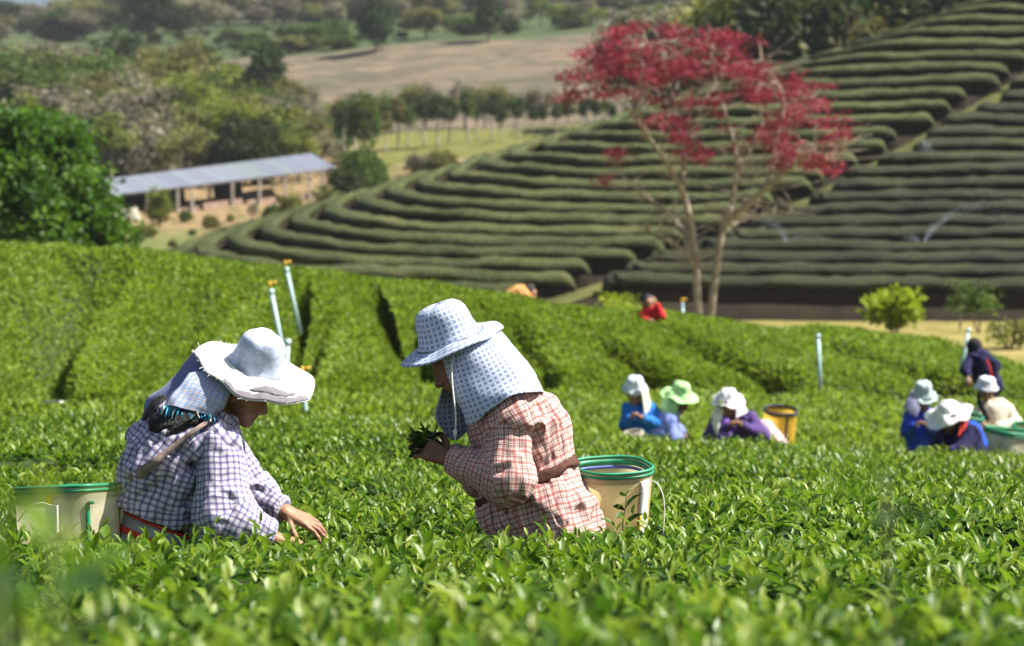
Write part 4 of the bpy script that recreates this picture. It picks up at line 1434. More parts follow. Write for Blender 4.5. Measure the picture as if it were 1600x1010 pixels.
M['red_cloth'] = m_cloth('red_cloth', (0.55, 0.045, 0.04), 0.2)
M['fringe'] = m_cloth('fringe', (0.06, 0.36, 0.55), 0.2)
M['metal'] = NT('metal').fin((0.6, 0.6, 0.58), 0.35, 0.5)
M['string'] = m_cloth('string', (0.68, 0.66, 0.62), 0.1)

# ------------------------------------------------------------------ body pieces
def add_head(f, c, fw, up, s=1.0, k=0.012):
    """head at c looking along fw, crown along up"""
    fw = unit(fw); sd_ = unit(np.cross(fw, up)); u = np.cross(sd_, fw)
    q = lambda a, b, d: c + s * (a * fw + b * sd_ + d * u)
    f.cap(q(-.004, 0, .006), q(-.008, 0, .014), .084 * s, .080 * s, .03)
    f.cap(q(.03, 0, -.01), q(.055, 0, -.085), .070 * s, .036 * s, .03)
    f.cap(q(.052, -.03, -.045), q(.052, .03, -.045), .034 * s, .034 * s, .03)
    f.cap(q(.072, -.028, .022), q(.072, .028, .022), .022 * s, .022 * s, .015)
    f.cap(q(.092, 0, .008), q(.116, 0, -.032), .008 * s, .0125 * s, k)
    f.cap(q(.103, -.012, -.037), q(.103, .012, -.037), .009 * s, .009 * s, k)
    f.cap(q(.088, -.017, -.062), q(.088, .017, -.062), .010 * s, .010 * s, .006)
    f.cap(q(.096, -.006, -.060), q(.096, .006, -.060), .009 * s, .009 * s, .006)
    f.cap(q(.090, -.012, -.076), q(.090, .012, -.076), .010 * s, .010 * s, .006)
    f.ball(q(.078, 0, -.104), .019 * s, .02)
    for e in (-1, 1):
        f.sub.append((q(.100, e * .031, .000), .015 * s, .012))
        f.ball(q(.082, e * .031, .001), .0125 * s, .004)
        f.cap(q(-.005, e * .088, .012), q(.0, e * .085, -.03), .018 * s, .010 * s, .008)
    return sd_, u

def add_hand(f, w_, d, n, side, s=1.0, curl=(0.5, 0.6, 0.5), spread=0.12, thumb=0.6):
    """wrist w_, fingers along d, back of the hand along n, side=+1/-1: which side the thumb leaves"""
    d = unit(d); n = unit(n - d * np.dot(n, d)); x = np.cross(d, n) * side
    q = lambda a, b, c: w_ + s * (a * d + b * x + c * n)
    kn = [(.085, .030), (.092, .010), (.088, -.010), (.080, -.028)]
    ln = [(.040, .026, .020), (.045, .029, .021), (.041, .027, .020), (.032, .021, .018)]
    for (a, b), l3 in zip(kn, ln):
        f.cap(q(0, b * .5, 0), q(a, b, .002), .017 * s, .0125 * s, .014)
        p = q(a, b, .002)
        dr = unit(d + x * (b / .03) * spread)
        ang = 0.0
        for j, l in enumerate(l3):
            ang += curl[j]
            v = unit(dr * math.cos(ang) - n * math.sin(ang))
            p2 = p + v * l * s
            f.cap(p, p2, (.0095 - .0008 * j) * s, (.0088 - .0008 * j) * s, .003)
            p = p2
    p = q(.022, .026, -.006)
    for j, (l, a) in enumerate(((.038, .75), (.030, .45), (.024, .2))):
        v = unit(d * math.cos(a * thumb * 1.6) + x * math.sin(a * thumb * 1.6 + .25) - n * (.35 + .15 * j))
        p2 = p + v * l * s
        f.cap(p, p2, (.0135 - .0015 * j) * s, (.0115 - .0012 * j) * s, .006)
        p = p2

def frame(fw, up):
    fw = unit(fw); sd_ = unit(np.cross(fw, up)); return fw, sd_, np.cross(sd_, fw)

def hat(parent, c, axis, fw, rc, hc, rb, mat, droop=0.03, dome=0.012, flare=0.02, name='hat', wav=0.006, seed=0, front=0.0, lining=None, brim_mat=None):
    """bucket hat: crown and brim; c = middle of the brim plane"""
    ax = unit(axis); fw = unit(fw - ax * np.dot(fw, ax)); sd_ = np.cross(ax, fw)
    n = 56
    th = np.linspace(0, 2 * np.pi, n, endpoint=False)
    def ring(r, z, k):
        rr = r * (1 + 0.05 * np.cos(th) ** 2) + wav * noise3(np.stack([np.cos(th) * 2.2, np.sin(th) * 2.2, th * 0 + k * .35 + seed], -1)) * (0.6 if r < rc * 1.3 else 1.6)
        zz = z + wav * 1.5 * noise3(np.stack([np.cos(th) * 2.0 + 4, np.sin(th) * 2.0, th * 0 + k * .35 + seed], -1)) * (0.5 if r < rc * 1.3 else 2.0)
        return c + rr[:, None] * (np.cos(th)[:, None] * fw + np.sin(th)[:, None] * sd_) + zz[:, None] * ax
    crown_rows = [ring(r, z, k) for k, (r, z) in enumerate([(0.004, hc + dome), (rc * .45, hc + dome * .85), (rc * .74, hc + dome * .35), (rc * .90, hc - .010), (rc * .985, hc - .028), (rc * 1.02, hc * .66), (rc * 1.07, hc * .42), (rc * 1.15 + flare * .2, hc * .18), (rc * 1.26 + flare * .4, 0.012)])]
    arc = np.cumsum([0] + [np.linalg.norm(crown_rows[i + 1] - crown_rows[i], axis=1).mean() for i in range(len(crown_rows) - 1)])
    cuv = np.stack([np.stack([np.full(n, a), th * rc * 1.05, 0 * th], -1) for a in arc])
    # close the seam with a repeated column
    def closed(rows, cu):
        V = np.stack(rows); V = np.concatenate([V, V[:, :1]], 1)
        cu = np.concatenate([cu, cu[:, :1] + np.array([0, 2 * np.pi * rc * 1.05, 0])], 1)
        return V, cu
    V, cu = closed(crown_rows, cuv)
    o = part(name, V, gridF(V.shape[0], V.shape[1]), mat, parent, attrs={'cuv': cu}, solid=0.003)
    m = 9
    r0 = rc * 1.26 + flare * .4
    rows, cs = [], []
    for k in range(m):
        t_ = k / (m - 1)
        r = r0 - 0.003 + (rb - r0) * t_
        z = 0.012 - droop * t_ ** 1.6
        rg = ring(r, z, k * .6 + 3)
        rg = rg - ax * (front * t_ ** 1.5 * np.clip(np.cos(th), 0, 1))[:, None] + fw * (0.25 * front * t_ * np.clip(np.cos(th), 0, 1))[:, None]
        rows.append(rg)
        cs.append(np.stack([np.full(n, arc[-1] + r - r0), th * (r * 0.75), 0 * th], -1))
    V, cu = np.stack(rows), np.stack(cs)
    V = np.concatenate([V, V[:, :1]], 1)
    last = cu[:, :1].copy(); last[:, 0, 1] = 2 * np.pi * (np.linalg.norm(V[:, 0] - c, axis=1) * .75)
    cu = np.concatenate([cu, last], 1)
    part('brim', V, gridF(V.shape[0], V.shape[1]), brim_mat or mat, o, attrs={'cuv': cu}, solid=0.004)
    return o, rows, th

def sheet(parent, cols, mat, name, nu=26, nv=22, wrinkle=0.008, wscale=0.05, seed=0.0, solid=0.003, uvs=1.0, outward=None, drape=0.0):
    """cloth through columns of points (top to hem)"""
    cols = [catmull(c, nv) for c in cols]
    A = np.stack(cols)                                   # cols x nv x 3
    G = np.stack([catmull(A[:, j], nu) for j in range(nv)], 1)
    du = np.gradient(G, axis=0); dv = np.gradient(G, axis=1)
    N = np.cross(du, dv); N /= np.linalg.norm(N, axis=2)[..., None] + 1e-9
    if outward is not None:
        sg = np.sign(((G - outward) * N).sum(-1).mean()); N = N * sg
    q = G / wscale + seed
    w_ = noise3(q) * wrinkle
    tt = np.linspace(0, 1, nv)[None, :]
    w_ = w_ * (0.3 + 0.7 * tt)
    if drape:
        uu = np.linspace(0, 1, nu)[:, None]
        w_ = w_ + drape * tt * np.sin(uu * 17 + seed + 2.5 * noise3(np.stack([uu * 3 + 0 * tt, tt * 2 + 0 * uu, 0 * uu * tt + seed], -1)))
    G = G + N * w_[..., None]
    lu = np.cumsum(np.linalg.norm(np.diff(G, axis=0, prepend=G[:1]), axis=2), axis=0)
    lv = np.cumsum(np.linalg.norm(np.diff(G, axis=1, prepend=G[:, :1]), axis=2), axis=1)
    lu = lu.mean(1, keepdims=True) + 0 * lu
    return part(name, G, gridF(nu, nv), mat, parent, attrs={'cuv': np.stack([lv * uvs, lu * uvs, 0 * lu], -1)}, solid=solid)

def ribbon(parent, path, width, mat, name, normal, n=24, thick=0.003):
    c = catmull(path, n)
    wd = np.interp(np.linspace(0, 1, n), np.linspace(0, 1, len(width)), width)
    T = np.gradient(c, axis=0); T /= np.linalg.norm(T, axis=1)[:, None]
    S = np.cross(T, np.asarray(normal, float)); S /= np.linalg.norm(S, axis=1)[:, None]
    V = np.stack([c - S * wd[:, None] / 2, c, c + S * wd[:, None] / 2], 1)
    lv = np.linspace(0, 1, n)[:, None] * np.ones((1, 3))
    return part(name, V, gridF(n, 3), mat, parent, solid=thick, attrs={'cuv': np.stack([lv, V[..., 0], lv * 0], -1)})

def surf_y(fields, x, z, y0, eps=0.004):
    """front surface (towards the camera) of the clothes at x, z"""
    ys = np.linspace(y0 - 0.45, y0 + 0.35, 400)
    p = np.stack([np.full(400, x), ys, np.full(400, z)], -1)
    d = np.min([f(p) for f in fields], axis=0)
    i = np.argmax(d < eps)
    return ys[i] if d[i] < eps else y0

# ------------------------------------------------------------------ a picker
def picker(D, label, torso, t_r, armN, armF, head, face, up, shirt, skin='skin', res=0.006, body_res=0.006, arm_r=(.075, .078, .05), arm_rF=None, hands=None, trousers='dark_trousers',
           sy=1.2, folds=1.0, group='tea pickers', hs=1.0, neck_r=0.055, legs=True, shirt2=None, hem=None, extra=None, foot_dx=(0.0, 0.0), kneel=0.0):
    """torso: pelvis .. neck as (px, py, dy); arms: shoulder, elbow, wrist; all positions at distance D"""
    Q = lambda t: P(t[0], t[1], D + (t[2] if len(t) > 2 else 0.0))
    T = [Q(t) for t in torso]
    aN, aF = [Q(t) for t in armN], [Q(t) for t in armF]
    H = Q(head)
    pel = T[0]
    gz = float(ground_z(np.array(pel[0]), np.array(pel[1])))
    r = root('person', (pel[0], pel[1], gz), label, 'person', group)
    # body
    f = Field()
    f.chain(T, [x * 0.72 for x in t_r], 0.05, sy)
    nb = T[-1]
    fwv, sdv, uv_ = frame(np.asarray(face, float), np.asarray(up, float))
    f.cap(nb, H - fwv * .02 * hs, neck_r * .85, .045 * hs, .03)
    add_head(f, H, np.asarray(face, float), np.asarray(up, float), hs)
    for a in (aN, aF):
        f.chain(a, [.042, .036, .025], .02)
    hands = hands or [None, None]
    for a, hd in zip((aN, aF), hands):
        if hd is None:
            dd = unit(a[2] - a[1]); hd = dict(d=dd, n=(0, -.3, 1), side=1)
        add_hand(f, a[2], np.asarray(hd['d'], float), np.asarray(hd['n'], float), hd.get('side', 1), hd.get('s', 0.95) * hs, hd.get('curl', (.45, .55, .4)), hd.get('spread', .15), hd.get('thumb', .6))
    lg = Field()
    for e, fx in ((-1, foot_dx[0]), (1, foot_dx[1])):
        hip = pel + (0, e * .075, -.03)
        knee = np.array([pel[0] + fx * .6 + 0.03, pel[1] + e * .10, gz + (pel[2] - gz) * .5])
        ank = np.array([pel[0] + fx, pel[1] + e * .10, gz + .08])
        f.chain([hip, knee, ank], [.075, .052, .036], .03)
        dirx = np.sign(fwv[0]) if abs(fwv[0]) > .3 else 0.0
        f.cap(ank, ank + (.13 * dirx, -.13 * (1 - abs(dirx)), -.045), .036, .03, .02)
        lg.chain([hip, knee, ank + (0, 0, .05)], [.085, .078, .066], .04)
    body = part('body', *mesh_field(f, body_res), M[skin], r)
    lg.cap(T[0], T[0] + (0, 0, -.04), t_r[0] * .7, t_r[0] * .7, .05, sy)
    if res < .01:
        lg.fold = fold_noise(.007, .06, (0, 0, 1), 3)
    part('trousers', *mesh_field(lg, max(res, .009)), M[trousers], r)
    # shirt
    ft = Field()
    ft.chain(T, t_r, 0.06, sy)
    ft.cap(aN[0], aF[0], .066, .066, .06)
    if extra:
        for (a, b, ra, rb) in extra:
            ft.cap(Q(a), Q(b), ra, rb, .06, sy)
    axis = unit(T[-1] - T[0])
    hz = hem if hem is not None else -t_r[0] * .95
    ft.plane(T[0] + axis * hz, -axis)
    ft.plane(nb + axis * .035, axis)
    if folds:
        ft.fold = add_fold(fold_noise(.0125 * folds, .05, axis * .8 + EX * .5, 2.6, 1.0), fold_noise(.016 * folds, .13, None, 1, 4.0, False), fold_noise(.005 * folds, .028, axis + EY * .3, 3.0, 9.0), fold_noise(.014 * folds, .085, axis - EX * .7, 2.2, 15.0))
    V, F = mesh_field(ft, res)
    sh = part('shirt', V, F, M[shirt], r, attrs={'cuv': uv_axis(V, T, -EY, .16)})
    fs = [ft]
    arF = arm_rF or arm_r
    for a, ar, sdn in ((aN, arm_r, 1), (aF, arF, -1)):
        fa = Field()
        d2 = unit(a[2] - a[1])
        fa.chain([a[0], a[1], a[2]], list(ar), .05)
        fa.plane(a[2] - d2 * .012, d2)
        if folds:
            d1 = unit(a[1] - a[0])
            e_ = a[1].astype(np.float32)
            ring = fold_noise(.019 * folds, .040, np.cross(d1, d2 + .01) + .2 * d1, 2.4, 2.0 + sdn)
            gen = fold_noise(.010 * folds, .05, d1, 2.5, 6.0 + sdn)
            fa.fold = lambda p, ring=ring, gen=gen, e_=e_: ring(p) * np.clip(1.2 - np.linalg.norm(p - e_, axis=1) / .13, .15, 1) + gen(p)
        V, F = mesh_field(fa, res)
        so_ = part('sleeve', V, F, M[shirt2 or shirt], sh, attrs={'cuv': uv_axis(V, a, -EY, ar[1])})
        if res < .01:
            cw = a[2] - d2 * .03
            cf = Field().cap(cw - d2 * .016, cw + d2 * .020, ar[2] * .98, ar[2] * .94, .01)
            cf.plane(cw + d2 * .022, d2).plane(cw - d2 * .018, -d2)
            V, F = mesh_field(cf, .005)
            part('cuff', V, F, M[shirt2 or shirt], so_, attrs={'cuv': uv_axis(V, [cw - d2 * .02, cw + d2 * .02], -EY, ar[2])})
        fs.append(fa)
    return r, dict(T=T, aN=aN, aF=aF, H=H, fields=fs, Q=Q, shirt=sh, body=body, gz=gz, axis=axis)

def fit_ring(fields, c, axis, offs, lift, n=60, skip=None):
    axis = unit(axis)
    e1 = unit(np.cross(EY, axis)); e2 = np.cross(axis, e1)
    th = np.linspace(0, 2 * np.pi, n)
    rr = np.linspace(.03, .32, 120)
    rows = []
    for o in offs:
        dirs = np.cos(th)[:, None] * e1 + np.sin(th)[:, None] * e2
        p = c + axis * o + dirs[:, None] * rr[None, :, None]
        d = fields[0](p.reshape(-1, 3)).reshape(n, -1)
        rad = np.array([rr[np.argmax(d[i] > 0)] for i in range(n)])
        rad = np.convolve(np.concatenate([rad[-4:-1], rad, rad[1:4]]), np.ones(7) / 7, 'valid')
        rows.append(c + axis * o + dirs * (rad + lift)[:, None])
    return np.stack(rows)

# ------------------------------------------------------------------ right-hand picker
def lady_right():
    D = 8.3
    r, I = picker(D, 'picker in red plaid shirt and patterned blue hat holding leaves in both hands',
        [(868, 818, 0), (845, 742, .01), (815, 680, .01), (792, 634, .01), (772, 606, .01)], [.142, .112, .158, .115, .07],
        [(797, 648, -.165), (795, 748, -.20), (701, 717, -.085)], [(785, 648, .17), (765, 745, .20), (700, 712, .075)],
        (716, 561, .01), (-.80, 0, -.60), (-.55, 0, .8), 'shirt_red', 'skin_dark', .0055, .005, (.074, .080, .046), None,
        [dict(d=(-.85, .28, .35), n=(-.3, -.85, .45), side=1, curl=(.35, .5, .4), s=1.0, thumb=.8), dict(d=(-.85, -.2, .4), n=(-.2, .8, .5), side=-1, curl=(.35, .5, .4), s=1.0, thumb=.8)],
        hem=-.22, foot_dx=(.05, -.02), extra=[((800, 792, 0), (840, 760, 0), .125, .11), ((868, 818, 0), (866, 880, 0), .142, .142)], folds=1.15)
    Q = I['Q']
    ax = unit([-.345, -.24, .92])
    h, rows, th = hat(r, Q((704, 536, .005)), ax, (-.94, 0, -.345), .093, .138, .192, M['print_blue'], droop=.018, flare=.012, name='sun_hat', wav=.004, seed=1.3, front=.012)
    cols = [
        [(687, 549, -.055), (697, 578, -.07), (706, 606, -.085), (716, 636, -.125), (724, 664, -.155)],
        [(704, 546, -.100), (709, 580, -.125), (718, 610, -.155), (728, 640, -.185), (738, 664, -.20)],
        [(727, 541, -.125), (737, 573, -.165), (748, 603, -.20), (757, 626, -.225), (766, 641, -.235)],
        [(750, 531, -.115), (768, 560, -.165), (783, 588, -.21), (793, 605, -.235), (801, 619, -.245)],
        [(770, 519, -.070), (797, 548, -.12), (820, 580, -.165), (833, 600, -.175), (838, 613, -.18)],
        [(778, 512, .0), (806, 545, 0), (832, 581, 0), (845, 600, 0), (853, 612, 0)],
        [(770, 519, .07), (797, 548, .12), (820, 580, .165), (833, 600, .175), (838, 613, .18)],
        [(735, 535, .12), (750, 570, .17), (760, 600, .2), (765, 630, .21), (765, 640, .21)],
        [(704, 546, .10), (708, 580, .12), (705, 615, .13), (706, 650, .12), (712, 688, .11)],
        [(690, 549, .06), (697, 585, .075), (692, 612, .08), (685, 640, .075), (681, 660, .07)]]
    cols = [[Q(p) for p in c] for c in cols]
    sheet(r, cols, M['print_blue'], 'neck_cloth', 80, 44, .015, .075, 3.0, .003, 1.0, Q((760, 590, 0)), .007)
    # chin string with toggle
    s_ = part('chin_string', *tube(catmull([Q((709, 546, -.118)), Q((706, 580, -.15)), Q((708, 612, -.17)), Q((712, 650, -.19)), Q((711, 688, -.19))], 24), .0032, 6), M['string'], r)
    part('toggle', *tube([Q((711, 672, -.192)), Q((711, 682, -.192))], .007, 8), M['string'], s_)
    # sash round the waist
    c = Q((846, 744, .01)); a_ = I['axis']
    mid = fit_ring(I['fields'], c, a_, [0.0], .0, 60)[0]
    band = []
    for k, off in enumerate((-.016, -.008, 0, .008, .016)):
        w_ = .012 * noise3(np.stack([np.cos(np.linspace(0, 6.28, 60)) * 3, np.sin(np.linspace(0, 6.28, 60)) * 3, np.zeros(60) + k], -1))
        out = unit(np.array([1.0, 0, 0]))
        rad = mid - c
        rad = rad / np.linalg.norm(rad, axis=1)[:, None]
        band.append(mid + rad * (.004 + (.005 if k in (1, 2, 3) else 0)) + a_ * off + a_ * w_[:, None])
    part('sash', np.stack(band), gridF(5, 60), M['brown_sash'], r, solid=.003)
    # leaves held in the hands: their own thing
    b = Q((664, 690, 0))
    lf = root('leaf_bunch', b, 'bunch of picked tea leaves clasped in the right-hand picker\'s hands', 'leaves')
    n = 46
    rg = np.random.default_rng(8)
    for i in range(n):
        p = b + rg.normal(size=3) * np.array([.012, .035, .020]) + np.array([.012, 0, 0])
        d = unit(rg.normal(size=3) + np.array([-1.1, 0, .1 * rg.normal()]))
        V, F, A = leaves_np(p[None], np.array([math.atan2(d[1], d[0])]), np.array([math.asin(d[2])]), np.array([.055 + .03 * rg.random()]), np.array([.028]), np.array([rg.random() * .55]), 0, np.array([rg.random() * 6.28]))
        part('leaf', V, F, M['tea_leaf'], lf, True, {'var': A})
    return I
IR = lady_right()

# ------------------------------------------------------------------ left-hand picker
def lady_left():
    D = 7.9
    r, I = picker(D, 'picker in small-checked shirt and worn white-brimmed hat bending to the right',
        [(250, 862, 0), (256, 792, 0), (272, 728, 0), (300, 682, 0), (332, 652, 0)], [.142, .146, .158, .128, .072],
        [(343, 700, -.15), (347, 806, -.20), (430, 842, -.16)], [(345, 700, .16), (392, 774, .17), (446, 800, .10)],
        (378, 607, -.01), (.86, -.05, -.52), (.5, -.25, .83), 'shirt_check', 'skin', .0055, .005, (.080, .088, .050), (.075, .072, .046),
        [dict(d=(.95, .2, -.25), n=(-.1, -.3, .95), side=-1, curl=(.3, .35, .3)), dict(d=(.90, -.05, -.40), n=(.38, -.45, .8), side=1, curl=(.18, .3, .25), s=1.05)],
        hem=.105, foot_dx=(-.02, -.1), folds=1.3, hs=.94)
    Q = I['Q']
    T = I['T']
    ax = unit([.33, -.40, .86])
    c = Q((399, 577, -.02))
    fwv = (.95, 0, -.3)
    h, rows, th = hat(r, c, ax, fwv, .076, .124, .205, M['denim_fade'], droop=.022, flare=.004, name='sun_hat', wav=.006, seed=2.2, dome=.012, brim_mat=M['white_cloth'], front=.01)
    # grey lining where the white cloth has torn away near the front edge
    axu = unit(ax); f0 = unit(np.asarray(fwv) - axu * np.dot(fwv, axu)); s0 = np.cross(axu, f0)
    R_ = np.stack(rows)                                   # m x n x 3
    R_ = np.concatenate([R_, R_[:, :1]], 1)
    thc = np.concatenate([th, [2 * np.pi]])
    def brim_pt(t_, a_, lift):
        j = (a_ % (2 * np.pi)) / (2 * np.pi) * len(th)
        i = np.clip(t_, 0, 1) * (R_.shape[0] - 1)
        j0, i0 = int(j), min(int(i), R_.shape[0] - 2)
        fj, fi = j - j0, i - i0
        return (R_[i0, j0] * (1 - fi) * (1 - fj) + R_[i0 + 1, j0] * fi * (1 - fj) + R_[i0, j0 + 1] * (1 - fi) * fj + R_[i0 + 1, j0 + 1] * fi * fj) + axu * lift
    # find which turning sense faces the camera
    cs = 1 if (s0 @ np.array([0, -1, 0])) > 0 else -1
    def patch(a0, a1, fn0, fn1, lift, mat, name, n=30):
        aa = np.linspace(a0, a1, n)
        G = np.stack([[brim_pt(t, cs * R(a), lift) for t in np.linspace(fn0(k / (n - 1)), fn1(k / (n - 1)), 5)] for k, a in enumerate(aa)])
        part(name, G, gridF(n, 5), mat, h, solid=.002)
    jag = lambda k, s_: .03 * math.sin(k * 31 + s_) + .02 * math.sin(k * 67 + s_)
    patch(8, 112, lambda k: .86 - .10 * math.sin(k * 3.1) + jag(k, 0), lambda k: 1.0, .0055, M['grey_lining'], 'lining')
    patch(22, 84, lambda k: .66 - .22 * math.sin(k * 3.14) + .4 * jag(k, 2), lambda k: .67 + .08 * math.sin(k * 3.14) + .4 * jag(k, 5), .0058, M['grey_lining'], 'torn_patch')
    # frayed threads on the back edge and rim
    mb = MB()
    rg = np.random.default_rng(4)
    for i in range(26):
        a_ = cs * R(rg.uniform(120, 235)) if i < 18 else cs * R(rg.uniform(0, 120))
        p = brim_pt(1.0, a_, 0)
        d = unit(p - c) * rg.uniform(.004, .012) + rg.normal(size=3) * .006
        mb.add(*tube(catmull([p, p + d * .6 + rg.normal(size=3) * .002, p + d], 5), [.0014, .0007], 4))
    part('frayed_threads', *mb.get(), M['white_cloth'], h, kind='stuff')
    cen = Q((340, 610, 0))
    back = [
        [(352, 575, .10), (336, 602, .135), (322, 632, .15), (312, 655, .15)],
        [(322, 556, .085), (288, 596, .115), (256, 628, .125), (246, 660, .12)],
        [(306, 549, .03), (268, 597, .05), (232, 630, .05), (231, 667, .05)],
        [(306, 551, -.02), (266, 600, -.03), (229, 634, -.03), (230, 670, -.03)],
        [(313, 560, -.075), (277, 608, -.10), (240, 640, -.10), (238, 672, -.10)],
        [(326, 572, -.10), (296, 610, -.14), (262, 636, -.15), (255, 660, -.15)],
        [(345, 588, -.115), (322, 612, -.15), (300, 630, -.165), (292, 640, -.17)],
        [(362, 600, -.10), (355, 614, -.13), (346, 630, -.145), (338, 644, -.15)]]
    sheet(r, [[Q(p) for p in q] for q in back], M['scarf_blue'], 'head_scarf', 60, 36, .012, .06, 1.0, .004, 1.0, cen, .006)
    near = [
        [(296, 584, -.125), (280, 604, -.16), (267, 620, -.178), (258, 633, -.185)],
        [(318, 581, -.125), (302, 606, -.17), (289, 626, -.19), (281, 638, -.197)],
        [(342, 590, -.13), (330, 612, -.175), (320, 632, -.195), (312, 645, -.20)],
        [(358, 598, -.12), (352, 615, -.16), (344, 634, -.18), (332, 650, -.19)],
        [(363, 602, -.10), (360, 612, -.12), (354, 624, -.14), (346, 640, -.15)]]
    fl = sheet(r, [[Q(p) for p in q] for q in near], M['scarf_grey'], 'scarf_flap', 44, 30, .010, .05, 5.0, .004, 1.0, cen, .004)
    # dark hair below the scarf
    hr = Field()
    hr.cap(Q((296, 652, -.15)), Q((252, 664, -.15)), .045, .042, .03)
    hr.cap(Q((262, 650, -.05)), Q((240, 672, -.05)), .075, .055, .04)
    hr.cap(Q((302, 656, -.16)), Q((262, 680, -.17)), .035, .032, .03)
    hr.fold = fold_noise(.006, .014, (-.8, 0, -.5), 6.0, 3.0)
    part('hair', *mesh_field(hr, .005), M['hair'], r)
    # blue fringe under the flap
    for i in range(26):
        px = 256 + i * 3.1 + rg.uniform(-1, 1)
        py = 634 + (px - 256) * .2
        a_ = Q((px, py, -.186 - .0 * i))
        ln = rg.uniform(8, 22) if i < 17 else rg.uniform(6, 12)
        e = Q((px - rg.uniform(2, 12) if i < 17 else px - rg.uniform(-2, 5), py + ln, -.195))
        m_ = (a_ + e) / 2 + rg.normal(size=3) * .006 + (0, -.008, 0)
        part('fringe_thread', *tube(catmull([a_, m_, e], 8), [.0028, .0018], 5), M['fringe'] if i % 6 else M['string'], fl)
    # carrying strap lying on the shirt
    pts = []
    ctl = catmull([(330, 656, 0), (305, 672, 0), (282, 690, 0), (258, 709, 0), (234, 728, 0), (214, 744, 0), (203, 754, 0)], 18)
    ysf = [surf_y(I['fields'], *(Q((px, py, 0))[[0, 2]]), D, .010) for px, py, _ in ctl]
    ysf = np.minimum(np.array(ysf), np.convolve(np.pad(ysf, 2, 'edge'), np.ones(5) / 5, 'valid')) - .006
    for (px, py, _), y in zip(ctl, ysf):
        pts.append(np.array([(px - 800) / FP * y, y, CZ + (HOR - py) / FP * y]))
    st = ribbon(r, pts, [.014, .016, .020, .026, .036, .040], M['strap'], 'carrying_strap', (0, -1, 0), 40, .004)
    e = pts[-1]
    part('strap_ring', *tube(np.array([e + .018 * np.array([math.cos(t), -.2, math.sin(t)]) + (-.006, -.004, -.012) for t in np.linspace(0, 6.28, 20)]), .0022, 6), M['metal'], st)
    part('strap_cord', *tube(catmull([e + (-.012, 0, -.02), e + (-.022, 0, -.03), Q((190, 768, -.15))], 8), .0028, 6), M['string'], st)
    # grey waist bag with a red stripe
    cb = Q((252, 836, 0)); axb = I['axis']; side = unit(np.cross(EY, axb))
    th2 = np.linspace(0, 2 * np.pi, 50)
    def bandV(offs, rr):
        return np.stack([[cb + rr * math.cos(t) * side + rr * 1.2 * math.sin(t) * EY + axb * o for t in th2] for o in offs])
    wb = part('waist_bag', bandV((-.06, -.03, 0, .022, .04), .152), gridF(5, 50), M['grey_bag'], r, solid=.008)
    part('red_stripe', bandV((-.026, -.014, -.002), .159), gridF(3, 50), M['red_cloth'], wb, solid=.003)
    part('red_edge', bandV((.036, .041, .046), .158), gridF(3, 50), M['red_cloth'], wb, solid=.003)
    return I
IL = lady_left()

# ------------------------------------------------------------------ baskets
def m_weave(name, c, hole, scale):
    t = NT(name)
    u, v, uv = cloth_uv(t)
    def sn(x, ph=0.0):
        return t.math('SINE', t.math('MULTIPLY_ADD', x, 2 * math.pi / scale, ph))
    w_ = t.math('MULTIPLY', sn(u), sn(v))
    h = t.math('MULTIPLY', t.math('ABSOLUTE', sn(u)), t.math('ABSOLUTE', sn(v)))
    h2 = t.math('MAXIMUM', t.math('ABSOLUTE', sn(u, .0)), t.math('MULTIPLY', t.math('ABSOLUTE', sn(v)), .9))
    nz = t.noise(9.0, 4.0)
    c = np.array(c)
    col = t.ramp(nz, [(0.3, c * .78), (0.7, np.minimum(c * 1.12, 1))])
    col = t.mix(t.math('MULTIPLY', t.math('LESS_THAN', h2, .62), .85), col, hole)
    t.bump(t.math('ADD', h2, t.math('MULTIPLY', w_, .3)), .6, .004)
    t.fin(col, .65, .25)
    tr = t.n('ShaderNodeBsdfTranslucent', {0: col})
    mx = t.n('ShaderNodeMixShader'); mx.inputs[0].default_value = .5
    t.t.links.new(t.bsdf.outputs[0], mx.inputs[1]); t.t.links.new(tr.outputs[0], mx.inputs[2]); t.t.links.new(mx.outputs[0], t.out.inputs[0])
    return t.m
M['weave_yellow'] = m_weave('weave_yellow', (0.90, 0.80, 0.44), (0.70, 0.60, 0.29), .0115)
M['weave_cream'] = m_weave('weave_cream', (0.80, 0.74, 0.52), (0.64, 0.58, 0.38), .0115)
M['weave_orange'] = m_weave('weave_orange', (0.90, 0.64, 0.10), (0.62, 0.40, 0.06), .016)
M['rim_green'] = m_plain('rim_green', (0.02, 0.24, 0.12), .2, 20, .45, .4)
M['rim_dark'] = m_plain('rim_dark', (0.02, 0.022, 0.04), .2, 20, .5, .4)
M['band_blue'] = m_plain('band_blue', (0.08, 0.13, 0.42), .25, 20, .5, .3)
M['lath'] = m_plain('lath', (0.55, 0.42, 0.20), .2, 18, .6, .3)
M['yellow_tape'] = m_plain('yellow_tape', (0.62, 0.36, 0.02), .15, 18, .5, .3)
M['tag_white'] = m_plain('tag_white', (0.70, 0.69, 0.66), .06, 18, .5, .3)
M['bag_patch'] = m_cloth('bag_patch', (0.50, 0.46, 0.36), .35, 5.0)

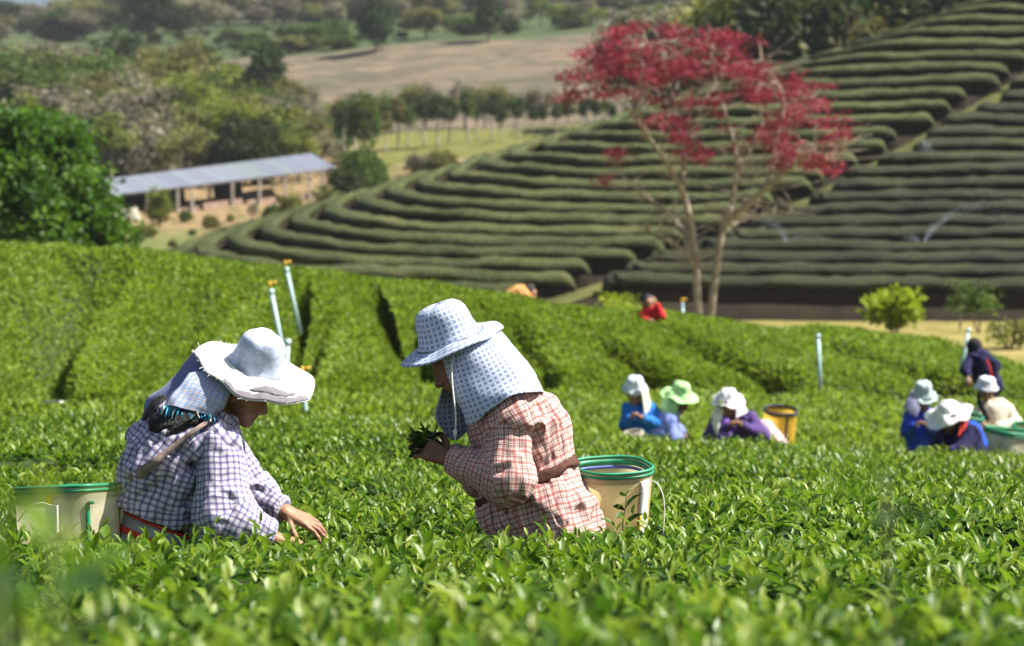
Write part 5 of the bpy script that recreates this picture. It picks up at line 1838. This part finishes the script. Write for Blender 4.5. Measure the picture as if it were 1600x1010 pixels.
def basket(top_c, ez, yaw, rx, ry, hgt, wall, rim, label, expo=3.2, taper=.86, group='picking baskets', n=64, band=True, rim_r=.0062, fill=None):
    """round-cornered basket; top_c = middle of the rim"""
    ez = unit(ez)
    ex = np.array([math.cos(yaw), math.sin(yaw), 0]); ex = unit(ex - ez * np.dot(ex, ez)); ey = np.cross(ez, ex)
    th = np.linspace(0, 2 * np.pi, n + 1)
    ct, st_ = np.cos(th), np.sin(th)
    sx = np.sign(ct) * np.abs(ct) ** (2 / expo); sy_ = np.sign(st_) * np.abs(st_) ** (2 / expo)
    def ring(z, k, wob=.004):
        w_ = 1 + wob / rx * noise3(np.stack([ct * 2, st_ * 2, ct * 0 + z * 6 + rx * 31], -1))
        return top_c + (sx * rx * k * w_)[:, None] * ex + (sy_ * ry * k * w_)[:, None] * ey + z * ez
    arc = np.concatenate([[0], np.cumsum(np.linalg.norm(np.diff(ring(0, 1), axis=0), axis=1))])
    r = root('basket', top_c - ez * hgt, label, 'basket', group)
    zs = np.linspace(0, -hgt, 12)
    V = np.stack([ring(z, 1 - (1 - taper) * (-z / hgt)) for z in zs])
    cu = np.stack([np.stack([arc, np.full(n + 1, z), 0 * arc], -1) for z in zs])
    part('wall', V, gridF(12, n + 1), M[wall], r, attrs={'cuv': cu})
    b_ = ring(-hgt + .004, taper)
    part('bottom', np.concatenate([b_, [b_.mean(0)]]), np.stack([np.arange(n), np.arange(n) + 1, np.full(n, n + 1)], -1), M[wall], r, attrs={'cuv': np.zeros((n + 2, 3))})
    ro = part('rim', *tube(ring(.004, 1.0), rim_r, 8, False), M[rim], r)
    part('rim_binding', *tube(ring(-rim_r * 1.9, 1.004), rim_r * .85, 8, False), M[rim], r)
    if band:
        part('inner_band', np.stack([ring(-.028, .955), ring(-.040, .95)]), gridF(2, n + 1), M['band_blue'], r, solid=.003)
        part('inner_binding', np.stack([ring(-.004, .958), ring(-.024, .956)]), gridF(2, n + 1), M['rim_green' if rim == 'rim_green' else rim], r, solid=.003)
    if fill:
        fz = -hgt * .25
        F_ = ring(fz, .93)
        part('contents', np.concatenate([F_, [F_.mean(0) + ez * .02]]), np.stack([np.arange(n), np.arange(n) + 1, np.full(n, n + 1)], -1), M[fill], r)
    def on(px_angle, z, lift=.006):
        i = (px_angle % (2 * np.pi)) / (2 * np.pi) * n
        q = ring(z, 1 - (1 - taper) * (-z / hgt))
        i0 = int(i); f_ = i - i0
        p = q[i0] * (1 - f_) + q[(i0 + 1) % n] * f_
        o_ = unit(p - (top_c + z * ez))
        return p + o_ * lift, o_
    return r, on

def strip_on(r, on, ang, z0, z1, width, mat, name, lift=.006):
    zs = np.linspace(z0, z1, 8)
    pts = [on(ang, z, lift)[0] for z in zs]
    nrm = on(ang, (z0 + z1) / 2)[1]
    return ribbon(r, pts, [width, width], M[mat], name, nrm, 12, .004)

def find_ang(on, px, z, camside=True):
    best, ba = 1e9, 0
    for a in np.linspace(0, 2 * np.pi, 240, endpoint=False):
        p, o_ = on(a, z)
        if o_[1] > .15:
            continue
        e = abs(colpx(p[0], p[1]) - px)
        if e < best:
            best, ba = e, a
    return ba

rb, on = basket(P(957, 729, 8.42), (.02, -.22, .97), .35, .142, .13, .30, 'weave_yellow', 'rim_green', 'yellow woven basket with green rim behind the red plaid picker', 2.6, .92)
a_ = find_ang(on, 1001, -.05)
strip_on(rb, on, a_, -.03, -.28, .016, 'lath', 'lath')
strip_on(rb, on, a_, -.16, -.26, .012, 'yellow_tape', 'tape', .011)
strip_on(rb, on, a_ + .16, -.03, -.29, .05, 'tag_white', 'seam_strip', .005)
part('wire_loop', *tube(catmull([P(1016, 751, 8.36), P(1027, 756, 8.34), P(1036, 775, 8.33), P(1038, 800, 8.33), P(1036, 835, 8.33)], 18), .0022, 6), M['string'], rb)

rb, on = basket(P(108, 762, 7.78), (-.05, .02, 1.0), -.42, .158, .15, .30, 'weave_cream', 'rim_green', 'cream woven basket with green rim behind the checked-shirt picker', 4.0, .93)
a_ = find_ang(on, 80, -.06)
strip_on(rb, on, a_, -.02, -.06, .020, 'yellow_tape', 'tape')
a2 = find_ang(on, 138, -.1)
gs = strip_on(rb, on, a2, -.055, -.20, .014, 'rim_green', 'green_cord')
part('cord_knot', *tube([on(a2, -.056)[0], on(a2, -.056)[0] + (.022, 0, .006)], .006, 7), M['rim_green'], gs)
tp, to = on(find_ang(on, 84, -.1), -.10, .02)
tg = part('tag', *boxV(tp, unit(np.cross(to, EZ)), to, EZ, .020, .012, .045), M['tag_white'], rb, False)
part('wire_arch', *tube(catmull([P(28, 815, 7.6), P(45, 793, 7.58), P(65, 786, 7.57), P(80, 790, 7.57)], 14), .0022, 6), M['string'], rb)
a3 = find_ang(on, 186, -.05)
strip_on(rb, on, a3, .0, -.28, .022, 'lath', 'edge_lath')
kp, _ = on(a3, -.012, .014)
part('brass_knot', *tube(np.array([kp + .010 * np.array([math.cos(t), -.3, math.sin(t)]) for t in np.linspace(0, 6.28, 16)]), .005, 6), M['yellow_tape'], rb)

# ------------------------------------------------------------------ pickers of the middle distance
def C(name, c, var=.2):
    M[name] = m_cloth(name, c, var, 9.0)
    return name
C('blue_jacket', (0.03, 0.17, 0.55)); C('periwinkle', (0.20, 0.25, 0.60)); C('navy', (0.022, 0.022, 0.07)); C('deep_blue', (0.03, 0.07, 0.42)); C('purple', (0.085, 0.05, 0.17))
C('cream_shirt', (0.66, 0.58, 0.46)); C('lime_hat', (0.36, 0.62, 0.28)); C('lilac_white', (0.72, 0.68, 0.74)); C('teal_grey', (0.40, 0.49, 0.50)); C('cap_white', (0.66, 0.70, 0.78))
C('pink_skirt', (0.52, 0.38, 0.42)); C('orange_shirt', (0.55, 0.27, 0.10)); C('red_jacket', (0.55, 0.02, 0.03)); C('pale_scarf', (0.72, 0.68, 0.56)); C('violet_grey', (0.22, 0.22, 0.34)); C('dark_scarf', (0.03, 0.025, 0.03)); C('black_bag', (0.02, 0.02, 0.025))
far = dict(res=.018, body_res=.013, folds=1.0)

def scarf_side(r, Q, cols, mat, name):
    sheet(r, [[Q(p) for p in c] for c in cols], M[mat], name, 18, 14, .012, .08, 2.0, .006)

r, I = picker(26.0, 'small picker in bright blue jacket and white sun hat, leftmost of the middle group', [(1003, 705, 0), (1003, 674, 0), (1002, 650, 0), (997, 632, -.02)], [.15, .155, .165, .07],
    [(1019, 641, -.03), (1026, 664, -.12), (1002, 652, -.27)], [(981, 641, -.03), (977, 664, -.12), (987, 652, -.27)], (992, 617, -.08), (-.05, -.85, -.5), (0, -.5, .85), 'blue_jacket', sy=.8, arm_r=(.065, .065, .045), **far)
Q = I['Q']
hat(r, Q((992, 607, -.09)), (-.05, -.35, .93), (-.1, -.9, -.3), .095, .13, .15, M['cap_white'], name='sun_hat', wav=.012, seed=3)
scarf_side(r, Q, [[(999, 600, -.2), (1004, 622, -.22), (1006, 650, -.22)], [(1007, 602, -.14), (1012, 625, -.17), (1010, 648, -.2)], [(1010, 606, -.02), (1016, 628, -.05), (1016, 640, -.06)]], 'pale_scarf', 'head_scarf')

r, I = picker(26.0, 'small picker in lime-green hat and neck cloth stooping to the right', [(1024, 712, 0), (1030, 680, 0), (1040, 660, 0), (1050, 643, 0)], [.17, .155, .14, .07],
    [(1046, 658, -.14), (1050, 684, -.18), (1066, 682, -.12)], [(1046, 658, .14), (1060, 675, .16), (1068, 682, .1)], (1062, 629, 0), (.8, -.15, -.55), (.5, -.3, .8), 'periwinkle', 'skin_dark', arm_r=(.07, .065, .045), **far)
Q = I['Q']
hat(r, Q((1063, 616, -.01)), (.18, -.38, .9), (.95, 0, -.2), .098, .13, .215, M['lime_hat'], name='sun_hat', wav=.01, seed=5, front=.02)
scarf_side(r, Q, [[(1062, 620, -.12), (1060, 635, -.15), (1055, 655, -.17)], [(1050, 612, -.12), (1044, 630, -.16), (1042, 650, -.18)], [(1040, 610, -.03), (1034, 628, -.06), (1033, 644, -.06)]], 'lime_hat', 'neck_cloth')

r, I = picker(26.0, 'small picker in dark purple jacket and white hat beside an orange basket', [(1186, 718, .1), (1168, 688, .05), (1152, 664, 0), (1146, 648, -.04)], [.19, .19, .175, .07],
    [(1172, 652, -.05), (1190, 680, -.14), (1157, 664, -.30)], [(1122, 654, -.05), (1110, 682, -.12), (1143, 664, -.30)], (1141, 636, -.10), (-.1, -.85, -.5), (0, -.5, .85), 'purple', trousers='pink_skirt', sy=.85, arm_r=(.075, .075, .05), **far)
Q = I['Q']
hat(r, Q((1138, 625, -.10)), (.0, -.40, .91), (-.3, -.9, -.3), .095, .11, .19, M['lilac_white'], name='sun_hat', wav=.02, seed=9)
scarf_side(r, Q, [[(1118, 632, -.18), (1113, 648, -.22), (1112, 662, -.24)], [(1125, 634, -.2), (1122, 655, -.26), (1120, 680, -.28)], [(1130, 638, -.18), (1128, 655, -.24), (1126, 670, -.26)]], 'pale_scarf', 'head_scarf')
scarf_side(r, Q, [[(1148, 626, -.2), (1150, 640, -.24), (1150, 655, -.26)], [(1153, 624, -.16), (1156, 640, -.22), (1154, 652, -.24)], [(1160, 624, -.08), (1164, 636, -.12), (1168, 644, -.14)]], 'lilac_white', 'scarf_end')
part('purple_apron', *mesh_field(Field().cap(Q((1132, 660, -.2)), Q((1130, 690, -.22)), .07, .09, .03), .013), M[C('bright_purple', (0.20, 0.10, 0.42))], r)
sk = Field().cap(Q((1194, 672, .0)), Q((1212, 705, .05)), .12, .17, .04); sk.fold = fold_noise(.012, .06, (0, 0, 1), 3)
part('skirt', *mesh_field(sk, .013), M['pink_skirt'], r)
rb, on = basket(P(1220, 641, 26.2), (.05, -.30, .95), .2, .185, .17, .46, 'weave_orange', 'rim_dark', 'orange-yellow basket with dark rim behind the picker in dark purple', 2.6, .95, rim_r=.012, band=False)
strip_on(rb, on, find_ang(on, 1228, -.2), -.03, -.4, .03, 'rim_dark', 'strap')

r, I = picker(26.5, 'small picker in blue shirt and grey-green hat, at the left of the right-hand group', [(1440, 722, 0), (1440, 685, 0), (1440, 657, 0), (1441, 641, -.03)], [.15, .155, .165, .07],
    [(1458, 650, -.03), (1464, 675, -.12), (1445, 664, -.28)], [(1421, 650, -.03), (1417, 674, -.12), (1433, 664, -.28)], (1441, 630, -.07), (.1, -.88, -.45), (0, -.45, .88), 'deep_blue', 'skin_dark', sy=.8, arm_r=(.065, .065, .045), **far)
Q = I['Q']
hat(r, Q((1442, 619, -.07)), (.02, -.35, .93), (0, -1, -.3), .098, .16, .175, M['teal_grey'], name='sun_hat', wav=.012, seed=13)
scarf_side(r, Q, [[(1424, 616, -.15), (1417, 626, -.18), (1411, 636, -.18)], [(1430, 620, -.18), (1425, 632, -.22), (1420, 645, -.24)], [(1440, 632, -.2), (1436, 642, -.25), (1432, 652, -.27)]], 'violet_grey', 'head_scarf')

r, I = picker(24.5, 'picker in navy jacket under a big white floppy hat in the right-hand group', [(1515, 745, 0), (1510, 708, 0), (1503, 682, 0), (1494, 664, -.03)], [.19, .185, .175, .075],
    [(1520, 676, -.12), (1502, 706, -.24), (1478, 706, -.28)], [(1478, 676, .02), (1464, 700, -.05), (1466, 712, -.2)], (1484, 657, -.10), (-.35, -.7, -.6), (-.2, -.6, .75), 'navy', 'skin_dark', sy=.85, arm_r=(.08, .08, .05), **far)
Q = I['Q']
hat(r, Q((1482, 645, -.10)), (-.20, -.42, .88), (-.7, -.6, -.4), .105, .11, .245, M['white_cloth'], name='sun_hat', wav=.018, seed=17, front=.03)
scarf_side(r, Q, [[(1500, 652, -.22), (1499, 668, -.26), (1497, 684, -.28)], [(1506, 650, -.2), (1506, 664, -.24), (1502, 678, -.26)], [(1512, 646, -.12), (1513, 656, -.16), (1512, 664, -.18)]], 'red_cloth', 'red_scarf')
vs_ = Field().cap(Q((1518, 674, .0)), Q((1528, 694, .0)), .11, .10, .03)
part('vest', *mesh_field(vs_, .013), M[C('royal_blue', (0.02, 0.09, 0.62))], r)

r, I = picker(28.0, 'picker in cream shirt and white cap, rightmost of the right-hand group', [(1558, 712, 0), (1557, 676, 0), (1555, 646, 0), (1549, 628, -.02)], [.16, .17, .18, .07],
    [(1575, 640, -.03), (1588, 664, -.1), (1553, 666, -.26)], [(1534, 640, -.03), (1525, 662, -.1), (1537, 664, -.26)], (1541, 612, -.06), (-.15, -.95, -.25), (0, -.25, .95), 'cream_shirt', sy=.8, arm_r=(.075, .07, .045), **far)
Q = I['Q']
hat(r, Q((1541, 606, -.05)), (.0, -.25, .96), (0, -1, -.2), .105, .125, .155, M['cap_white'], name='cap', wav=.01, seed=23, droop=.02)
scarf_side(r, Q, [[(1527, 610, -.05), (1527, 630, -.1), (1536, 652, -.2)], [(1531, 618, -.16), (1533, 638, -.22), (1542, 658, -.26)], [(1534, 626, -.2), (1540, 640, -.25), (1548, 656, -.27)]], 'dark_scarf', 'head_scarf')
M['leaf_heap'] = m_cloth('leaf_heap', (0.36, 0.32, 0.08), .4, 12.0)
basket(P(1578, 674, 25.2), (.14, -.12, .92), .5, .26, .22, .45, 'bag_patch', 'rim_green', 'big patched pale basket with green rim beside the navy picker', 3.0, .95, rim_r=.016, band=False, fill='leaf_heap')
basket(P(1519, 650, 27.4), (.2, -.35, .92), .2, .13, .12, .35, 'bag_patch', 'rim_green', 'small green-rimmed basket between the white floppy hat and the cream shirt', 2.6, .95, rim_r=.014, band=False, fill='leaf_heap')
basket(P(1610, 668, 27.0), (.1, -.3, .93), .0, .20, .18, .4, 'bag_patch', 'rim_green', 'green-rimmed basket cut by the right edge beside the cream shirt', 2.6, .95, rim_r=.016, band=False, fill='leaf_heap')
basket(P(990, 676, 25.6), (-.1, -.2, .95), .3, .10, .10, .25, 'bag_patch', 'bag_patch', 'small brown basket in front of the picker in the bright blue jacket', 2.2, .9, rim_r=.012, band=False)

r, I = picker(33.0, 'figure in dark navy top stooping away on the slope at right', [(1548, 602, 0), (1540, 583, 0), (1530, 562, 0), (1524, 550, 0)], [.17, .17, .16, .07],
    [(1540, 557, -.12), (1556, 572, -.15), (1550, 590, -.2)], [(1516, 562, -.1), (1508, 578, -.2), (1512, 590, -.3)], (1521, 541, 0), (-.5, .6, -.5), (-.3, .2, .9), 'navy', 'skin_dark', arm_r=(.07, .065, .045), **far)
Q = I['Q']
hd = Field().ball(Q((1522, 540, .0)), .115, .02).cap(Q((1524, 545, 0)), Q((1518, 556, -.02)), .10, .07, .03)
part('head_scarf', *mesh_field(hd, .013), M['dark_scarf'], r)
ribbon(r, [Q((1536, 553, -.2)), Q((1545, 570, -.24)), Q((1550, 592, -.25))], [.03, .03], M['red_cloth'], 'shoulder_strap', (0, -1, 0), 12, .006)

r, I = picker(40.0, 'bent figure in orange shirt far off on the crest behind the patterned hat', [(788, 483, 0), (800, 469, 0), (814, 461, 0), (824, 458, 0)], [.16, .17, .16, .07],
    [(818, 461, -.14), (832, 471, -.18), (834, 483, -.15)], [(818, 461, .14), (828, 471, .16), (830, 481, .1)], (830, 457, 0), (.8, -.2, -.5), (.5, 0, .85), 'orange_shirt', arm_r=(.07, .065, .05), **far)
Q = I['Q']
part('hair', *mesh_field(Field().ball(Q((827, 452, 0)), .105, .02), .013), M['hair'], r)
part('bag', *mesh_field(Field().cap(Q((782, 463, 0)), Q((786, 477, 0)), .11, .13, .02), .013), M['black_bag'], r)

r, I = picker(40.0, 'figure in red jacket with a raised hand far off on the crest', [(1018, 512, 0), (1018, 500, 0), (1018, 490, 0), (1016, 481, 0)], [.16, .165, .165, .07],
    [(1030, 488, -.05), (1033, 494, -.15), (1025, 474, -.18)], [(1006, 489, -.05), (1002, 500, -.12), (1012, 500, -.25)], (1014, 473, -.03), (0, -.95, -.2), (0, -.2, .97), 'red_jacket', sy=.8, arm_r=(.065, .065, .045), **far)
Q = I['Q']
hr = Field().ball(Q((1013, 470, .03)), .115, .02).cap(Q((1009, 472, .02)), Q((1008, 484, .02)), .05, .04, .02)
part('hair', *mesh_field(hr, .013), M['hair'], r)

# ------------------------------------------------------------------ irrigation pipes and sprinklers
M['pipe'] = m_plain('pipe', (0.42, 0.58, 0.60), .12, 6, .45, .4)
M['pipe_blue'] = m_plain('pipe_blue', (0.25, 0.45, 0.75), .12, 6, .45, .4)
def pipe(bx, by, tx, ty, D, label, rad=.028, head=True, col='pipe', deep=.6):
    b, t = P(bx, by, D), P(tx, ty, D)
    d = unit(t - b)
    b2 = b - d * deep
    r = root('water_pipe', b2, label, 'pipe', 'irrigation pipes')
    part('tube', *tube([b2, t], rad, 10), M[col], r)
    part('coupling', *tube([t - d * .07, t - d * .01], rad * 1.3, 10), M[col], r)
    if head:
        hd = part('sprinkler_head', *tube([t, t + d * .03, t + d * .05, t + d * .10], [.016, .02, .03, .02], 8), M['yellow_tape'], r)
        part('nozzle', *tube([t + d * .07, t + d * .09 + EX * .09], .018, 6), M['yellow_tape'], hd)
pipe(438, 530, 423, 452, 29.0, 'long leaning pale blue pipe with yellow head behind the white-brimmed hat')
pipe(456, 460, 447, 418, 33.5, 'short leaning pale pipe near the crest above the white-brimmed hat')
pipe(447, 575, 450, 530, 26.0, 'upright pale blue pipe just right of the white hat crown', head=False)
pipe(1068, 505, 1066, 474, 46.0, 'pale pipe with yellow head between the red figure and the twin trunks')
pipe(1280, 566, 1278, 522, 36.0, 'lone upright pale pipe in the slope left of the lime-green bush', head=False)
pipe(1508, 545, 1514, 513, 39.0, 'leaning pale pipe behind the stooping navy figure', head=False)
pipe(805, 475, 806, 453, 41.0, 'short pale pipe behind the bent figure in orange', head=False)
pipe(474, 600, 473, 588, 23.5, 'low yellow sprinkler in the dark gap right of the white hat', rad=.02)
pipe(547, 345, 547, 326, 104.0, 'short blue pipe between curved hedges on the left of the tea hill', .09, False, 'pipe_blue', .3)
pipe(349, 425, 349, 412, 92.0, 'tiny blue pipe at the foot of the tea hill on the left', .05, False, 'pipe_blue', .3)

def m_spray():
    t = NT('spray')
    t.fin((0.75, 0.80, 0.85), .3, .5)
    tr = t.n('ShaderNodeBsdfTranslucent'); tr.inputs[0].default_value = (0.75, 0.8, 0.86, 1)
    mx = t.n('ShaderNodeMixShader'); mx.inputs[0].default_value = .5
    t.t.links.new(t.bsdf.outputs[0], mx.inputs[1]); t.t.links.new(tr.outputs[0], mx.inputs[2]); t.t.links.new(mx.outputs[0], t.out.inputs[0])
    return t.m
M['spray'] = m_spray()
def sprinkler(px, py0, py1, D, label, jets, drop=.011):
    b, t = P(px, py0, D), P(px, py1, D)
    r = root('sprinkler', b, label, 'sprinkler', 'sprinklers on the tea hill')
    part('riser', *tube([b, t], .035, 8), M['pipe_blue'], r)
    part('sprinkler_head', *tube([t, t + EZ * .08], [.05, .03], 8), M['pipe'], r)
    rg = np.random.default_rng(int(px))
    pos = []
    for pts, n, sp in jets:
        c = catmull([P(x, y, D + dy) for x, y, dy in pts], 60)
        u = rg.random(n) ** 1.3
        q = np.stack([np.interp(u, np.linspace(0, 1, 60), c[:, i]) for i in range(3)], -1)
        q += rg.normal(size=(n, 3)) * (sp * (.15 + u))[:, None]
        pos.append(q)
    pos = np.concatenate(pos)
    n = len(pos)
    T = np.array([[1, 0, -.7], [-1, 0, -.7], [0, 1, .7], [0, -1, .7]]) * drop
    V = pos[:, None] + T[None] * (.5 + rg.random(n))[:, None, None]
    F = np.array([[0, 2, 1], [0, 1, 3], [0, 3, 2], [1, 2, 3]])[None] + (np.arange(n) * 4)[:, None, None]
    part('water_spray', V.reshape(-1, 3), F.reshape(-1, 3), M['spray'], r, False, kind='stuff')
sprinkler(1441, 412, 388, 94.0, 'sprinkler throwing a wide arc of water on the right of the tea hill', [([(1441, 385, 0), (1455, 360, .3), (1475, 343, .6)], 650, .10), ([(1475, 343, .6), (1510, 326, 1), (1560, 330, 1.5), (1610, 365, 2)], 520, .30), ([(1441, 385, 0), (1430, 374, 0), (1412, 372, 0)], 240, .10)])
sprinkler(1230, 396, 386, 94.0, 'sprinkler with a short curved jet of water right of the red tree', [([(1230, 386, 0), (1224, 365, 0), (1205, 348, -.3), (1180, 342, -.6)], 640, .15), ([(1230, 386, 0), (1245, 372, 0), (1265, 370, 0)], 160, .15)])
sprinkler(1452, 268, 258, 104.0, 'sprinkler sending a narrow jet upward in the middle of the right-hand hedges', [([(1452, 258, 0), (1449, 245, 0), (1443, 222, 0)], 700, .15), ([(1443, 222, 0), (1455, 235, 0), (1462, 262, 0)], 300, .28)])
sprinkler(1460, 165, 158, 112.0, 'small distant sprinkler beside the lane high on the tea hill', [([(1460, 158, 0), (1456, 152, 0), (1448, 158, 0)], 420, .14)])

# flat pale things lying about
V, F = boxV(P(82, 628, 22.4), EX, EY, unit([.2, -.3, 1]), .09, .10, .012)
top('plastic_scrap', V, F, M['tag_white'], 'pale scrap lying in the dark gap at far left', 'scrap', smooth=False)
zz = float(ground_z(np.array(P(1132, 508, 62)[0]), np.array(62.0)))
pz = P(1132, 508, 62.0); pz[2] = zz + .12
V, F = boxV(pz, EX, EY, EZ, .30, .25, .12)
top('stone_slab', V, F, M['tag_white'], 'pale flat slab on the grass at the foot of the twin trunks', 'stone', smooth=False)

# ------------------------------------------------------------------ haze over the valley
def haze():
    x0, x1, y0, y1, z0, z1 = -420.0, 420.0, -30.0, 720.0, -3.0, 175.0
    V, F = boxV(((x0 + x1) / 2, (y0 + y1) / 2, (z0 + z1) / 2), EX, EY, EZ, (x1 - x0) / 2, (y1 - y0) / 2, (z1 - z0) / 2)
    m = bpy.data.materials.new('haze')
    m.use_nodes = True
    nt = m.node_tree
    nt.nodes.remove(nt.nodes['Principled BSDF'])
    v = nt.nodes.new('ShaderNodeVolumePrincipled')
    v.inputs['Color'].default_value = (0.86, 0.90, 1.0, 1)
    v.inputs['Density'].default_value = 0.00012
    nt.links.new(v.outputs[0], nt.nodes['Material Output'].inputs['Volume'])
    top('haze', V, F, m, kind='stuff', smooth=False)
haze()
